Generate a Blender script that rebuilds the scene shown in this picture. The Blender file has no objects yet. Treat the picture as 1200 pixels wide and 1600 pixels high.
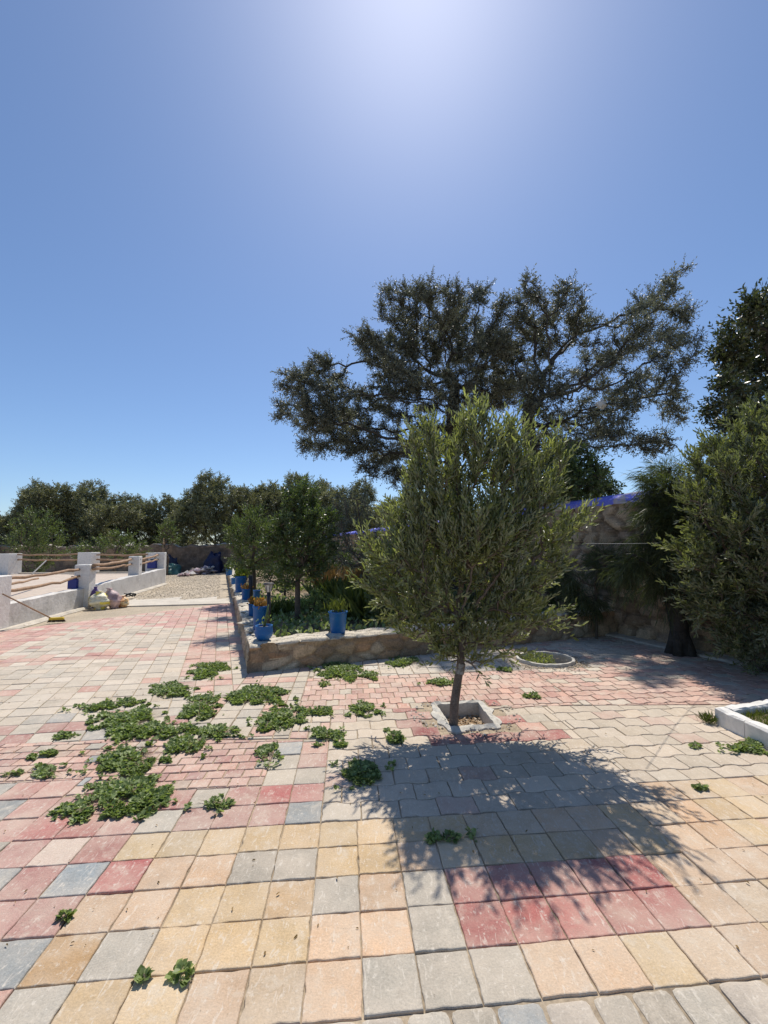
import bpy, math, random
import numpy as np
from mathutils import Vector, Matrix
R = math.radians
random.seed(7)
rng = np.random.default_rng(7)
sc = bpy.context.scene
col = sc.collection

# ------------------------------------------------------------------ camera
F, PITCH, ROLL, EYE = 660.0, 0.08594, -0.00733, 1.5
cam = bpy.data.objects.new('camera', bpy.data.cameras.new('camera'))
col.objects.link(cam)
cam.data.sensor_fit = 'VERTICAL'
cam.data.sensor_height = 24.0
cam.data.lens = 24.0 * F / 1600.0
cam.data.clip_start, cam.data.clip_end = 0.05, 3000
cam.matrix_world = Matrix.Translation((0, 0, EYE)) @ Matrix.Rotation(math.pi / 2 + PITCH, 4, 'X') @ Matrix.Rotation(ROLL, 4, 'Z')
sc.camera = cam

# ------------------------------------------------------------------ light
SUN_EL, SUN_AZ = R(59.5), math.atan(0.10)       # azimuth to the right of straight ahead (+Y)
w = bpy.data.worlds.new('World'); sc.world = w; w.use_nodes = True
nt = w.node_tree; nt.nodes.clear()
sky = nt.nodes.new('ShaderNodeTexSky'); sky.sky_type = 'NISHITA'; sky.sun_disc = False
sky.sun_elevation = SUN_EL; sky.sun_rotation = SUN_AZ
sky.air_density = 1.0; sky.dust_density = 0.62; sky.ozone_density = 6.5; sky.altitude = 300
bg = nt.nodes.new('ShaderNodeBackground'); bg.inputs['Strength'].default_value = 0.115
wo = nt.nodes.new('ShaderNodeOutputWorld')
nt.links.new(sky.outputs[0], bg.inputs['Color']); nt.links.new(bg.outputs[0], wo.inputs['Surface'])
sd = Vector((math.sin(SUN_AZ) * math.cos(SUN_EL), math.cos(SUN_AZ) * math.cos(SUN_EL), math.sin(SUN_EL)))
sun = bpy.data.objects.new('sun', bpy.data.lights.new('sun', 'SUN')); col.objects.link(sun)
sun.data.energy = 4.35; sun.data.angle = R(0.53); sun.data.color = (1.0, 0.935, 0.84)
sun.rotation_euler = sd.to_track_quat('Z', 'Y').to_euler()
sc.view_settings.view_transform = 'Standard'; sc.view_settings.look = 'None'
sc.view_settings.exposure = 0.15; sc.view_settings.gamma = 1.0
sc.cycles.max_bounces = 6; sc.cycles.diffuse_bounces = 3; sc.cycles.transparent_max_bounces = 8
sc.cycles.transmission_bounces = 3; sc.cycles.glossy_bounces = 2
sc.cycles.use_denoising = True

# ------------------------------------------------------------------ measuring helpers
def ray(px, py):
    x = (px - 600) / F; y = -(py - 800) / F
    c, s = math.cos(ROLL), math.sin(ROLL)
    x, y = c * x - s * y, s * x + c * y
    return Vector((x, math.cos(PITCH) - y * math.sin(PITCH), math.sin(PITCH) + y * math.cos(PITCH)))
def G(px, py, z=0.0):
    d = ray(px, py); t = (z - EYE) / d.z
    return Vector((d.x * t, d.y * t, z))
def P(px, py, Y):
    d = ray(px, py); t = Y / d.y
    return Vector((d.x * t, Y, EYE + d.z * t))
TH, T, GX0, GY0 = 0.08569, 0.19877, -0.36102, 2.46507
def UV(u, v):
    c, s = math.cos(TH), math.sin(TH)
    return np.array([GX0 + T * (u * c - v * s), GY0 + T * (u * s + v * c)])

# ------------------------------------------------------------------ scene helpers
def tag(o, label=None, cat=None, group=None, kind=None):
    if label: o['label'] = label
    if cat: o['category'] = cat
    if group: o['group'] = group
    if kind: o['kind'] = kind
    return o
def thing(name, label, cat, loc, group=None):
    o = bpy.data.objects.new(name, None); col.objects.link(o)
    o.location = Vector(loc); o.empty_display_size = 0.1
    return tag(o, label, cat, group)
def link(name, me, mat, parent=None):
    o = bpy.data.objects.new(name, me); col.objects.link(o)
    if mat is not None: me.materials.append(mat)
    if parent is not None: o.parent = parent
    return o
def off(parent):
    v = Vector((0, 0, 0)); p = parent
    while p is not None:
        v += p.location; p = p.parent
    return v
def mesh_np(name, V, loops, starts, totals, mat, parent=None, smooth=False, fcol=None, frnd=None):
    me = bpy.data.meshes.new(name)
    V = np.asarray(V, dtype=np.float32) - np.array(off(parent), dtype=np.float32)
    me.vertices.add(len(V)); me.vertices.foreach_set('co', V.ravel())
    me.loops.add(len(loops)); me.loops.foreach_set('vertex_index', np.asarray(loops, dtype=np.int32))
    me.polygons.add(len(starts)); me.polygons.foreach_set('loop_start', np.asarray(starts, dtype=np.int32))
    me.polygons.foreach_set('loop_total', np.asarray(totals, dtype=np.int32))
    me.update(calc_edges=True)
    me.polygons.foreach_set('use_smooth', np.full(len(starts), smooth, dtype=bool))
    if fcol is not None:
        a = me.attributes.new('col', 'FLOAT_COLOR', 'FACE')
        c = np.ones((len(starts), 4), dtype=np.float32); c[:, :3] = fcol
        a.data.foreach_set('color', c.ravel())
    if frnd is not None:
        a = me.attributes.new('rnd', 'FLOAT', 'FACE'); a.data.foreach_set('value', np.asarray(frnd, dtype=np.float32))
    me.validate()
    return link(name, me, mat, parent)
class MB:
    def __init__(s): s.v = []; s.f = []; s.c = []
    def add(s, vs, fs, c=None):
        b = len(s.v); s.v += [tuple(p) for p in vs]; s.f += [tuple(i + b for i in f) for f in fs]
        s.c += [c or (1, 1, 1)] * len(fs)
    def tube(s, pts, rad, n=8, cap=True, c=None):
        pts = [Vector(p) for p in pts]
        if not hasattr(rad, '__len__'): rad = [rad] * len(pts)
        vs = []; fs = []
        up = Vector((0, 0, 1))
        d0 = (pts[1] - pts[0]).normalized()
        a = d0.orthogonal().normalized()
        for i, p in enumerate(pts):
            d = (pts[min(i + 1, len(pts) - 1)] - pts[max(i - 1, 0)]).normalized()
            a = (a - d * a.dot(d)).normalized(); b = d.cross(a)
            for k in range(n):
                t = 2 * math.pi * k / n
                vs.append(p + (a * math.cos(t) + b * math.sin(t)) * rad[i])
        for i in range(len(pts) - 1):
            for k in range(n):
                fs.append((i * n + k, i * n + (k + 1) % n, (i + 1) * n + (k + 1) % n, (i + 1) * n + k))
        if cap: fs.append(tuple(range(n))[::-1]); fs.append(tuple((len(pts) - 1) * n + k for k in range(n)))
        s.add(vs, fs, c)
    def lathe(s, base, prof, n=24, c=None, sx=1, sy=1):
        base = Vector(base); vs = []; fs = []
        for r, z in prof:
            for k in range(n):
                t = 2 * math.pi * k / n
                vs.append(base + Vector((r * math.cos(t) * sx, r * math.sin(t) * sy, z)))
        for i in range(len(prof) - 1):
            for k in range(n):
                fs.append((i * n + k, i * n + (k + 1) % n, (i + 1) * n + (k + 1) % n, (i + 1) * n + k))
        s.add(vs, fs, c)
    def prism(s, poly, z0, z1, c=None):
        n = len(poly)
        vs = [(p[0], p[1], z0) for p in poly] + [(p[0], p[1], z1) for p in poly]
        fs = [tuple(range(n))[::-1], tuple(range(n, 2 * n))] + [(i, (i + 1) % n, n + (i + 1) % n, n + i) for i in range(n)]
        s.add(vs, fs, c)
    def box(s, cx, cy, z0, z1, lx, ly, ang=0, c=None, bev=0.0):
        ca, sa = math.cos(ang), math.sin(ang)
        def q(k):
            return [(cx + a * ca - b * sa, cy + a * sa + b * ca) for a, b in ((-lx / 2 + k, -ly / 2 + k), (lx / 2 - k, -ly / 2 + k), (lx / 2 - k, ly / 2 - k), (-lx / 2 + k, ly / 2 - k))]
        if bev <= 0: return s.prism(q(0), z0, z1, c)
        vs = [(x, y, z0) for x, y in q(0)] + [(x, y, z1 - bev) for x, y in q(0)] + [(x, y, z1) for x, y in q(bev)]
        fs = [(3, 2, 1, 0)] + [(i, (i + 1) % 4, 4 + (i + 1) % 4, 4 + i) for i in range(4)] + [(4 + i, 4 + (i + 1) % 4, 8 + (i + 1) % 4, 8 + i) for i in range(4)] + [(8, 9, 10, 11)]
        s.add(vs, fs, c)
    def build(s, name, mat, parent=None, smooth=False):
        loops = [i for f in s.f for i in f]; tot = [len(f) for f in s.f]
        st = np.concatenate([[0], np.cumsum(tot)[:-1]])
        return mesh_np(name, np.array(s.v), loops, st, tot, mat, parent, smooth, fcol=np.array(s.c))

def vnoise(p, scale=1.0, seed=0):
    """smooth value noise in 2-D/3-D on arrays (n,3)"""
    p = np.asarray(p, float) * scale + seed * 17.13
    i = np.floor(p).astype(np.int64); f = p - i; f = f * f * (3 - 2 * f)
    out = np.zeros(len(p))
    for dx in (0, 1):
        for dy in (0, 1):
            for dz in (0, 1):
                h = ((i[:, 0] + dx) * 73856093) ^ ((i[:, 1] + dy) * 19349663) ^ ((i[:, 2] + dz) * 83492791)
                h = (h * 2654435761) & 0xffffffff; h = ((h >> 13) ^ h) * 1274126177 & 0xffffffff
                out += (h / 4294967295.0) * np.where(dx, f[:, 0], 1 - f[:, 0]) * np.where(dy, f[:, 1], 1 - f[:, 1]) * np.where(dz, f[:, 2], 1 - f[:, 2])
    return out * 2 - 1

# ------------------------------------------------------------------ materials
def mat(name, base=(0.5, 0.5, 0.5), rough=0.85, attr=None, n1=(6, 0.25), n2=(60, 0.2), bump=(80, 0.3, 0.004), spots=None, spec=0.3, tint=None, streak=None):
    """base colour (times the 'col' attribute) with two noises, light or dark spots and a bump"""
    m = bpy.data.materials.new(name); m.use_nodes = True
    n = m.node_tree.nodes; L = m.node_tree.links; b = n['Principled BSDF']
    b.inputs['Roughness'].default_value = rough; b.inputs['Specular IOR Level'].default_value = spec
    tc = n.new('ShaderNodeTexCoord')
    if attr:
        a = n.new('ShaderNodeAttribute'); a.attribute_name = attr; cur = a.outputs['Color']
        if base is not None:
            mx = n.new('ShaderNodeMix'); mx.data_type = 'RGBA'; mx.blend_type = 'MULTIPLY'; mx.inputs[0].default_value = 1
            L.new(cur, mx.inputs[6]); mx.inputs[7].default_value = (*base, 1); cur = mx.outputs[2]
    else:
        rgb = n.new('ShaderNodeRGB'); rgb.outputs[0].default_value = (*base, 1); cur = rgb.outputs[0]
    def noise(scale, detail=6, rgh=0.6):
        t = n.new('ShaderNodeTexNoise'); t.inputs['Scale'].default_value = scale
        t.inputs['Detail'].default_value = detail; t.inputs['Roughness'].default_value = rgh
        L.new(tc.outputs['Object'], t.inputs['Vector']); return t.outputs['Fac']
    for sc_, am in (n1, n2):
        if am <= 0: continue
        mr = n.new('ShaderNodeMapRange'); L.new(noise(sc_), mr.inputs[0])
        mr.inputs[1].default_value = 0.3; mr.inputs[2].default_value = 0.7
        mr.inputs[3].default_value = 1 - am; mr.inputs[4].default_value = 1 + am
        vm = n.new('ShaderNodeVectorMath'); vm.operation = 'SCALE'
        L.new(cur, vm.inputs[0]); L.new(mr.outputs[0], vm.inputs['Scale']); cur = vm.outputs[0]
    for sp in ((tint,) if tint else ()) + (tuple(spots) if spots else ()):
        sc_, lo, hi, c, am = sp
        mr = n.new('ShaderNodeMapRange'); L.new(noise(sc_, 8, 0.65), mr.inputs[0])
        mr.inputs[1].default_value = lo; mr.inputs[2].default_value = hi; mr.inputs[3].default_value = 0; mr.inputs[4].default_value = am
        mx = n.new('ShaderNodeMix'); mx.data_type = 'RGBA'
        L.new(mr.outputs[0], mx.inputs[0]); L.new(cur, mx.inputs[6]); mx.inputs[7].default_value = (*c, 1); cur = mx.outputs[2]
    if streak:
        mp = n.new('ShaderNodeMapping'); mp.inputs['Scale'].default_value = streak[0]; mp.inputs['Rotation'].default_value = (0, 0, 0.7)
        L.new(tc.outputs['Object'], mp.inputs['Vector']); t = n.new('ShaderNodeTexNoise'); t.inputs['Scale'].default_value = 1.0; t.inputs['Detail'].default_value = 4
        t.inputs['Distortion'].default_value = 1.2
        L.new(mp.outputs[0], t.inputs['Vector']); mr = n.new('ShaderNodeMapRange'); L.new(t.outputs['Fac'], mr.inputs[0])
        mr.inputs[1].default_value = streak[1]; mr.inputs[2].default_value = streak[2]; mr.inputs[4].default_value = streak[4]
        mx = n.new('ShaderNodeMix'); mx.data_type = 'RGBA'; L.new(mr.outputs[0], mx.inputs[0]); L.new(cur, mx.inputs[6]); mx.inputs[7].default_value = (*streak[3], 1); cur = mx.outputs[2]
    L.new(cur, b.inputs['Base Color'])
    if bump:
        bp = n.new('ShaderNodeBump'); bp.inputs['Strength'].default_value = bump[1]; bp.inputs['Distance'].default_value = bump[2]
        L.new(noise(bump[0], 8, 0.65), bp.inputs['Height']); L.new(bp.outputs[0], b.inputs['Normal'])
    return m

def leafmat(name, c1, c2, back, trans=0.35, rough=0.45, spec=0.5, tcol=None):
    m = bpy.data.materials.new(name); m.use_nodes = True
    n = m.node_tree.nodes; L = m.node_tree.links; b = n['Principled BSDF']; out = n['Material Output']
    a = n.new('ShaderNodeAttribute'); a.attribute_name = 'rnd'
    mx = n.new('ShaderNodeMix'); mx.data_type = 'RGBA'; L.new(a.outputs['Fac'], mx.inputs[0])
    mx.inputs[6].default_value = (*c1, 1); mx.inputs[7].default_value = (*c2, 1)
    ge = n.new('ShaderNodeNewGeometry'); m2 = n.new('ShaderNodeMix'); m2.data_type = 'RGBA'
    L.new(ge.outputs['Backfacing'], m2.inputs[0]); L.new(mx.outputs[2], m2.inputs[6]); m2.inputs[7].default_value = (*back, 1)
    L.new(m2.outputs[2], b.inputs['Base Color']); b.inputs['Roughness'].default_value = rough
    b.inputs['Specular IOR Level'].default_value = spec
    tr = n.new('ShaderNodeBsdfTranslucent'); 
    vm = n.new('ShaderNodeVectorMath'); vm.operation = 'MULTIPLY'; L.new(mx.outputs[2], vm.inputs[0]); vm.inputs[1].default_value = tcol or (1.5, 1.6, 0.7)
    L.new(vm.outputs[0], tr.inputs['Color'])
    ms = n.new('ShaderNodeMixShader'); ms.inputs[0].default_value = trans
    L.new(b.outputs[0], ms.inputs[1]); L.new(tr.outputs[0], ms.inputs[2]); L.new(ms.outputs[0], out.inputs['Surface'])
    return m

M = {}
M['paver'] = mat('paver', base=(1, 1, 1), attr='col', rough=0.9, n1=(9, 0.10), n2=(140, 0.17), bump=(110, 0.8, 0.004), streak=((55, 14, 40), 0.60, 0.68, (0.68, 0.62, 0.53), 0.45),
                 tint=(2.6, 0.38, 0.66, (0.60, 0.51, 0.405), 0.58),
                 spots=[(11, 0.54, 0.66, (0.60, 0.53, 0.43), 0.42), (38, 0.58, 0.68, (0.66, 0.60, 0.51), 0.6), (90, 0.64, 0.70, (0.70, 0.65, 0.57), 0.5), (55, 0.64, 0.72, (0.16, 0.13, 0.10), 0.6), (5, 0.60, 0.75, (0.24, 0.20, 0.16), 0.35)])
M['dirt'] = mat('dirt', (0.24, 0.185, 0.125), 0.95, n1=(3, 0.3), n2=(60, 0.35), bump=(60, 0.6, 0.01))
M['bed'] = mat('bed', (0.36, 0.29, 0.205), 0.95, n1=(2.5, 0.35), n2=(50, 0.3), bump=(60, 0.6, 0.006), spots=[(1.8, 0.50, 0.62, (0.17, 0.13, 0.09), 0.8)])
M['sand'] = mat('sand', (0.44, 0.37, 0.275), 0.95, n1=(0.8, 0.18), n2=(24, 0.22), bump=(30, 0.8, 0.02), spots=[(14, 0.60, 0.68, (0.58, 0.52, 0.43), 0.7), (22, 0.62, 0.70, (0.2, 0.165, 0.12), 0.6)])
M['concrete'] = mat('concrete', (0.55, 0.50, 0.42), 0.95, n1=(2, 0.15), n2=(30, 0.15), bump=(20, 0.7, 0.01), spots=[(9, 0.58, 0.66, (0.33, 0.28, 0.21), 0.7)])
M['soil'] = mat('soil', (0.20, 0.15, 0.095), 0.95, n1=(1.3, 0.35), n2=(30, 0.3), bump=(25, 1.0, 0.03), spots=[(1.6, 0.5, 0.62, (0.46, 0.38, 0.27), 0.85)])
M['stone'] = mat('stone', (1, 1, 1), attr='col', rough=0.95, n1=(7, 0.22), n2=(50, 0.28), bump=(35, 0.8, 0.012), spots=[(12, 0.60, 0.72, (0.5, 0.44, 0.34), 0.45)])
M['white'] = mat('white', (0.62, 0.60, 0.565), 0.85, n1=(1.5, 0.14), n2=(18, 0.10), bump=(14, 0.9, 0.014), spots=[(2.5, 0.50, 0.66, (0.36, 0.34, 0.30), 0.5), (26, 0.64, 0.72, (0.25, 0.22, 0.18), 0.5)])
M['pillarwhite'] = mat('pillarwhite', (0.72, 0.70, 0.66), 0.85, n1=(2.5, 0.10), n2=(20, 0.10), bump=(16, 0.8, 0.012), spots=[(5, 0.54, 0.68, (0.42, 0.40, 0.36), 0.4)])
M['kerb'] = mat('kerb', (0.55, 0.52, 0.46), 0.9, n1=(5, 0.12), n2=(45, 0.15), bump=(35, 0.8, 0.008), spots=[(11, 0.56, 0.66, (0.36, 0.31, 0.24), 0.65)])
M['coping'] = mat('coping', (0.19, 0.215, 0.78), 0.7, n1=(2, 0.2), n2=(30, 0.15), bump=(18, 0.9, 0.02), spots=[(3.2, 0.53, 0.58, (0.50, 0.46, 0.46), 0.9)])
M['terrace'] = mat('terrace', (0.52, 0.44, 0.36), 0.9, n1=(2, 0.1), n2=(12, 0.14), bump=(15, 0.3, 0.005), spots=[(5, 0.55, 0.65, (0.5, 0.33, 0.28), 0.5)])
M['bark'] = mat('bark', (0.13, 0.10, 0.075), 0.95, n1=(12, 0.35), n2=(60, 0.3), bump=(45, 1.0, 0.01))
M['bark_olive'] = mat('bark_olive', (0.17, 0.13, 0.10), 0.9, n1=(10, 0.3), n2=(80, 0.3), bump=(60, 1.0, 0.006))
M['limewash'] = mat('limewash', (0.33, 0.30, 0.26), 0.9, n1=(20, 0.3), n2=(80, 0.2), bump=(60, 0.8, 0.005), spots=[(25, 0.48, 0.58, (0.17, 0.13, 0.10), 0.9)])
M['twig'] = mat('twig', (0.25, 0.20, 0.13), 0.8, n1=(10, 0.2), n2=(60, 0.0), bump=None)
M['bark_grey'] = mat('bark_grey', (0.062, 0.057, 0.050), 0.95, n1=(4, 0.3), n2=(20, 0.3), bump=(12, 1.0, 0.03))
M['wood'] = mat('wood', (0.36, 0.235, 0.15), 0.8, n1=(9, 0.25), n2=(50, 0.2), bump=(40, 0.5, 0.005))
M['bluepot'] = mat('bluepot', (0.008, 0.115, 0.36), 0.5, n1=(5, 0.12), n2=(60, 0.08), bump=(40, 0.15, 0.002), spots=[(9, 0.56, 0.70, (0.12, 0.22, 0.36), 0.6), (26, 0.62, 0.70, (0.28, 0.25, 0.20), 0.5)], spec=0.4)
M['jerry'] = mat('jerry', (0.015, 0.03, 0.22), 0.5, n1=(5, 0.12), n2=(60, 0.08), bump=None, spec=0.5)
M['black'] = mat('black', (0.02, 0.02, 0.022), 0.55, n1=(8, 0.2), n2=(60, 0.1), bump=None, spec=0.5)
M['metal'] = mat('metal', (0.30, 0.29, 0.27), 0.45, n1=(20, 0.2), n2=(60, 0.1), bump=None)
M['bristle'] = mat('bristle', (0.10, 0.075, 0.05), 0.9, n1=(30, 0.3), n2=(120, 0.3), bump=(120, 1, 0.005))
M['yellow'] = mat('yellow', (0.62, 0.45, 0.05), 0.6, n1=(20, 0.2), n2=(60, 0.1), bump=None)
M['lampglass'] = mat('lampglass', (0.50, 0.50, 0.50), 0.2, n1=(20, 0.1), n2=(60, 0.0), bump=None, spec=0.6)
M['bagattr'] = mat('bagattr', (1, 1, 1), attr='col', rough=0.5, n1=(6, 0.2), n2=(25, 0.15), bump=(14, 0.9, 0.02), spec=0.5)
M['rubble'] = mat('rubble', (1, 1, 1), attr='col', rough=0.9, n1=(3, 0.2), n2=(16, 0.2), bump=(20, 0.8, 0.02))
M['string'] = mat('string', (0.6, 0.6, 0.55), 0.6, n1=(3, 0.1), n2=(16, 0), bump=None)
M['chips'] = mat('chips', (1, 1, 1), attr='col', rough=0.9, n1=(8, 0.2), n2=(80, 0.2), bump=None)

LM = {}
LM['olive'] = leafmat('olive_leaf', (0.085, 0.102, 0.040), (0.31, 0.335, 0.145), (0.32, 0.345, 0.22), 0.42, 0.38, 0.55)
LM['olive2'] = leafmat('olive_leaf_dull', (0.065, 0.080, 0.034), (0.23, 0.255, 0.115), (0.26, 0.28, 0.19), 0.38, 0.40, 0.5)
LM['argan'] = leafmat('argan_leaf', (0.064, 0.074, 0.054), (0.190, 0.205, 0.155), (0.19, 0.20, 0.16), 0.30, 0.5, 0.45, (1.3, 1.3, 0.95))
LM['argan_far'] = leafmat('argan_far_leaf', (0.090, 0.105, 0.052), (0.24, 0.26, 0.13), (0.20, 0.215, 0.14), 0.28, 0.5, 0.4, (1.4, 1.3, 0.8))
LM['carob'] = leafmat('carob_leaf', (0.028, 0.040, 0.016), (0.085, 0.105, 0.040), (0.085, 0.095, 0.05), 0.22, 0.35, 0.6)
LM['dark'] = leafmat('dark_leaf', (0.038, 0.060, 0.020), (0.125, 0.175, 0.055), (0.11, 0.14, 0.06), 0.30, 0.4, 0.5)
LM['bush'] = leafmat('bush_leaf', (0.060, 0.088, 0.028), (0.145, 0.185, 0.060), (0.13, 0.16, 0.08), 0.30, 0.45, 0.4)
LM['needle'] = leafmat('needle', (0.045, 0.060, 0.024), (0.11, 0.135, 0.055), (0.10, 0.12, 0.06), 0.35, 0.5, 0.4)
LM['grass'] = leafmat('grass_blade', (0.06, 0.09, 0.02), (0.19, 0.21, 0.05), (0.15, 0.18, 0.06), 0.35, 0.5, 0.3)
LM['dry'] = leafmat('dry_leaf', (0.17, 0.12, 0.06), (0.36, 0.24, 0.12), (0.3, 0.21, 0.12), 0.25, 0.7, 0.2)
LM['weed'] = leafmat('weed_leaf', (0.085, 0.130, 0.038), (0.33, 0.40, 0.16), (0.28, 0.33, 0.17), 0.32, 0.5, 0.4)
LM['orange'] = leafmat('orange_leaf', (0.22, 0.11, 0.03), (0.42, 0.20, 0.05), (0.3, 0.2, 0.08), 0.3, 0.5, 0.3)
LM['lime'] = leafmat('lime_leaf', (0.16, 0.22, 0.03), (0.34, 0.38, 0.06), (0.3, 0.34, 0.08), 0.35, 0.5, 0.3)

# ------------------------------------------------------------------ ground sheets with the two planting pits cut out
PIT = [G(683, 1103), G(747, 1099), G(772, 1133), G(705, 1137)]
PIT = np.array([[p.x, p.y] for p in PIT])          # inner edge of the square pit, far-left, far-right, near-right, near-left
RC = G(852, 1031); RC = np.array([RC.x, RC.y]); RRX, RRY = 0.34, 0.31
RING = np.array([[RC[0] + RRX * math.cos(a), RC[1] + RRY * math.sin(a)] for a in np.linspace(0, 2 * math.pi, 40, endpoint=False)])
def rect_of(poly, m):
    return (poly[:, 0].min() - m, poly[:, 1].min() - m, poly[:, 0].max() + m, poly[:, 1].max() + m)
def sheet_with_holes(outer, holes, z, name, material):
    xs = sorted({outer[0], outer[2]} | {h[0] for h in holes} | {h[2] for h in holes})
    ys = sorted({outer[1], outer[3]} | {h[1] for h in holes} | {h[3] for h in holes})
    b = MB()
    for i in range(len(xs) - 1):
        for j in range(len(ys) - 1):
            cx, cy = (xs[i] + xs[i + 1]) / 2, (ys[j] + ys[j + 1]) / 2
            if any(h[0] < cx < h[2] and h[1] < cy < h[3] for h in holes): continue
            b.add([(xs[i], ys[j], z), (xs[i + 1], ys[j], z), (xs[i + 1], ys[j + 1], z), (xs[i], ys[j + 1], z)], [(0, 1, 2, 3)])
    for h, poly in zip(holes, (PIT, RING)):           # fill between the hole's rectangle and its true outline
        c = poly.mean(0); A = []; B = []
        for a in np.linspace(0, 2 * math.pi, 64, endpoint=False):
            d = np.array([math.cos(a), math.sin(a)])
            tx = ((h[2] if d[0] > 0 else h[0]) - c[0]) / d[0] if abs(d[0]) > 1e-9 else 1e9
            ty = ((h[3] if d[1] > 0 else h[1]) - c[1]) / d[1] if abs(d[1]) > 1e-9 else 1e9
            B.append(c + d * min(tx, ty)); best = 1e9
            for k in range(len(poly)):
                p, q = poly[k], poly[(k + 1) % len(poly)]; e = q - p
                den = d[0] * e[1] - d[1] * e[0]
                if abs(den) < 1e-12: continue
                t = ((p[0] - c[0]) * e[1] - (p[1] - c[1]) * e[0]) / den; s = ((p[0] - c[0]) * d[1] - (p[1] - c[1]) * d[0]) / den
                if t > 0 and -1e-6 <= s <= 1 + 1e-6: best = min(best, t)
            A.append(c + d * best)
        n = 64
        b.add([(p[0], p[1], z) for p in A + B], [(k, n + k, n + (k + 1) % n, (k + 1) % n) for k in range(n)])
    o = b.build(name, material); tag(o, kind='structure'); return o
holes = [rect_of(PIT, 0.02), rect_of(RING, 0.02)]
sheet_with_holes((-400, -30, 400, 900), holes, -0.03, 'ground', M['sand'])
sheet_with_holes((-9.6, -2, 5.6, 8.0), holes, -0.0085, 'paving_bed', M['bed'])

# ------------------------------------------------------------------ paving
WALLR = [G(928, 1000), G(1180, 1052)]                # foot of the tall stone wall
def clip(poly, zone):
    out = [np.array(p, float) for p in poly]
    n = len(zone)
    for i in range(n):
        a, b = np.array(zone[i][:2], float), np.array(zone[(i + 1) % n][:2], float)
        nx, ny = -(b[1] - a[1]), b[0] - a[0]
        res = []
        for k in range(len(out)):
            p, q = out[k], out[(k + 1) % len(out)]
            dp = (p[0] - a[0]) * nx + (p[1] - a[1]) * ny; dq = (q[0] - a[0]) * nx + (q[1] - a[1]) * ny
            if dp >= 0: res.append(p)
            if (dp >= 0) != (dq >= 0): res.append(p + (q - p) * dp / (dp - dq))
        out = res
        if len(out) < 3: return []
    return out
def area(p):
    p = np.array(p); x, y = p[:, 0], p[:, 1]
    return 0.5 * (np.dot(x, np.roll(y, -1)) - np.dot(y, np.roll(x, -1)))
def ccw(z):
    z = [np.array([p[0], p[1]]) for p in z]
    return z if area(z) > 0 else z[::-1]
def inset(poly, d):
    n = len(poly); out = []
    for i in range(n):
        p0, p, p1 = poly[i - 1], poly[i], poly[(i + 1) % n]
        e0 = p - p0; e1 = p1 - p
        l0 = np.hypot(*e0) or 1e-9; l1 = np.hypot(*e1) or 1e-9
        n0 = np.array([-e0[1], e0[0]]) / l0; n1 = np.array([-e1[1], e1[0]]) / l1
        m = n0 + n1; mm = np.hypot(*m)
        if mm < 1e-6: out.append(p + n0 * d); continue
        m /= mm; k = d / max(0.45, m.dot(n0)); out.append(p + m * k)
    return out
def clean(poly, tol=0.006):
    out = []
    for p in poly:
        if not out or np.hypot(*(p - out[-1])) > tol: out.append(p)
    while len(out) > 2 and np.hypot(*(out[0] - out[-1])) <= tol: out.pop()
    return out
def near_poly(pt, poly, m):
    c = poly.mean(0); d = pt - c
    r = max(np.hypot(*(q - c)) for q in poly)
    if np.hypot(*d) > r + m: return False
    ang = poly - c
    s = 1 + m / r
    pp = c + ang * s; pp = ccw(pp)
    return all(((pp[(i + 1) % len(pp)][0] - pp[i][0]) * (pt[1] - pp[i][1]) - (pp[(i + 1) % len(pp)][1] - pp[i][1]) * (pt[0] - pp[i][0])) >= 0 for i in range(len(pp)))

CREAM = (0.50, 0.435, 0.345); CREAM2 = (0.45, 0.395, 0.315); PINK = (0.50, 0.305, 0.245); ROSE = (0.40, 0.215, 0.185)
RED = (0.37, 0.135, 0.12); SALMON = (0.54, 0.335, 0.265); YEL = (0.53, 0.385, 0.22); PEACH = (0.53, 0.365, 0.235)
GREY = (0.38, 0.345, 0.285); BLUE = (0.27, 0.285, 0.28); DARKRED = (0.25, 0.075, 0.075); BROWN = (0.48, 0.31, 0.16)
rp = random.Random(3)
tiles = []
def put(poly, zone, c, gap=0.004, rough=0.0015, dz=0.0014, bev=0.0038):
    q = clip(poly, zone)
    if len(q) < 3: return
    q = clean(q)
    if len(q) < 3 or area(q) < 0.0009: return
    cen = sum(q) / len(q)
    for H, m in ((PIT, 0.085), (RING, 0.05)):
        if near_poly(cen, H, m) or sum(near_poly(p, H, m - 0.01) for p in q) > 0: return
    if cen[1] < 4.4 and rough > 0:                   # near pavers get worn, slightly broken edges
        r = []
        for i in range(len(q)):
            a, b = q[i], q[(i + 1) % len(q)]; L = np.hypot(*(b - a))
            k = max(1, int(L / 0.03)); nn = np.array([-(b - a)[1], (b - a)[0]]) / max(L, 1e-6)
            for j in range(k):
                o = rp.gauss(0, rough) if j else 0
                if rp.random() < 0.05: o += 0.004
                r.append(a + (b - a) * j / k + nn * max(-0.002, o))
        q = r
    lum = 1 + max(-.2, min(.2, rp.gauss(0, 0.075))); wm = rp.gauss(0, 0.018); c = (c[0] * lum * (1 + wm), c[1] * lum, c[2] * lum * (1 - wm))
    g = gap * (0.6 + 0.8 * rp.random())
    tiles.append((q, c, g, rp.gauss(0, dz), rp.gauss(0, 0.006), rp.gauss(0, 0.006), bev))
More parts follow.
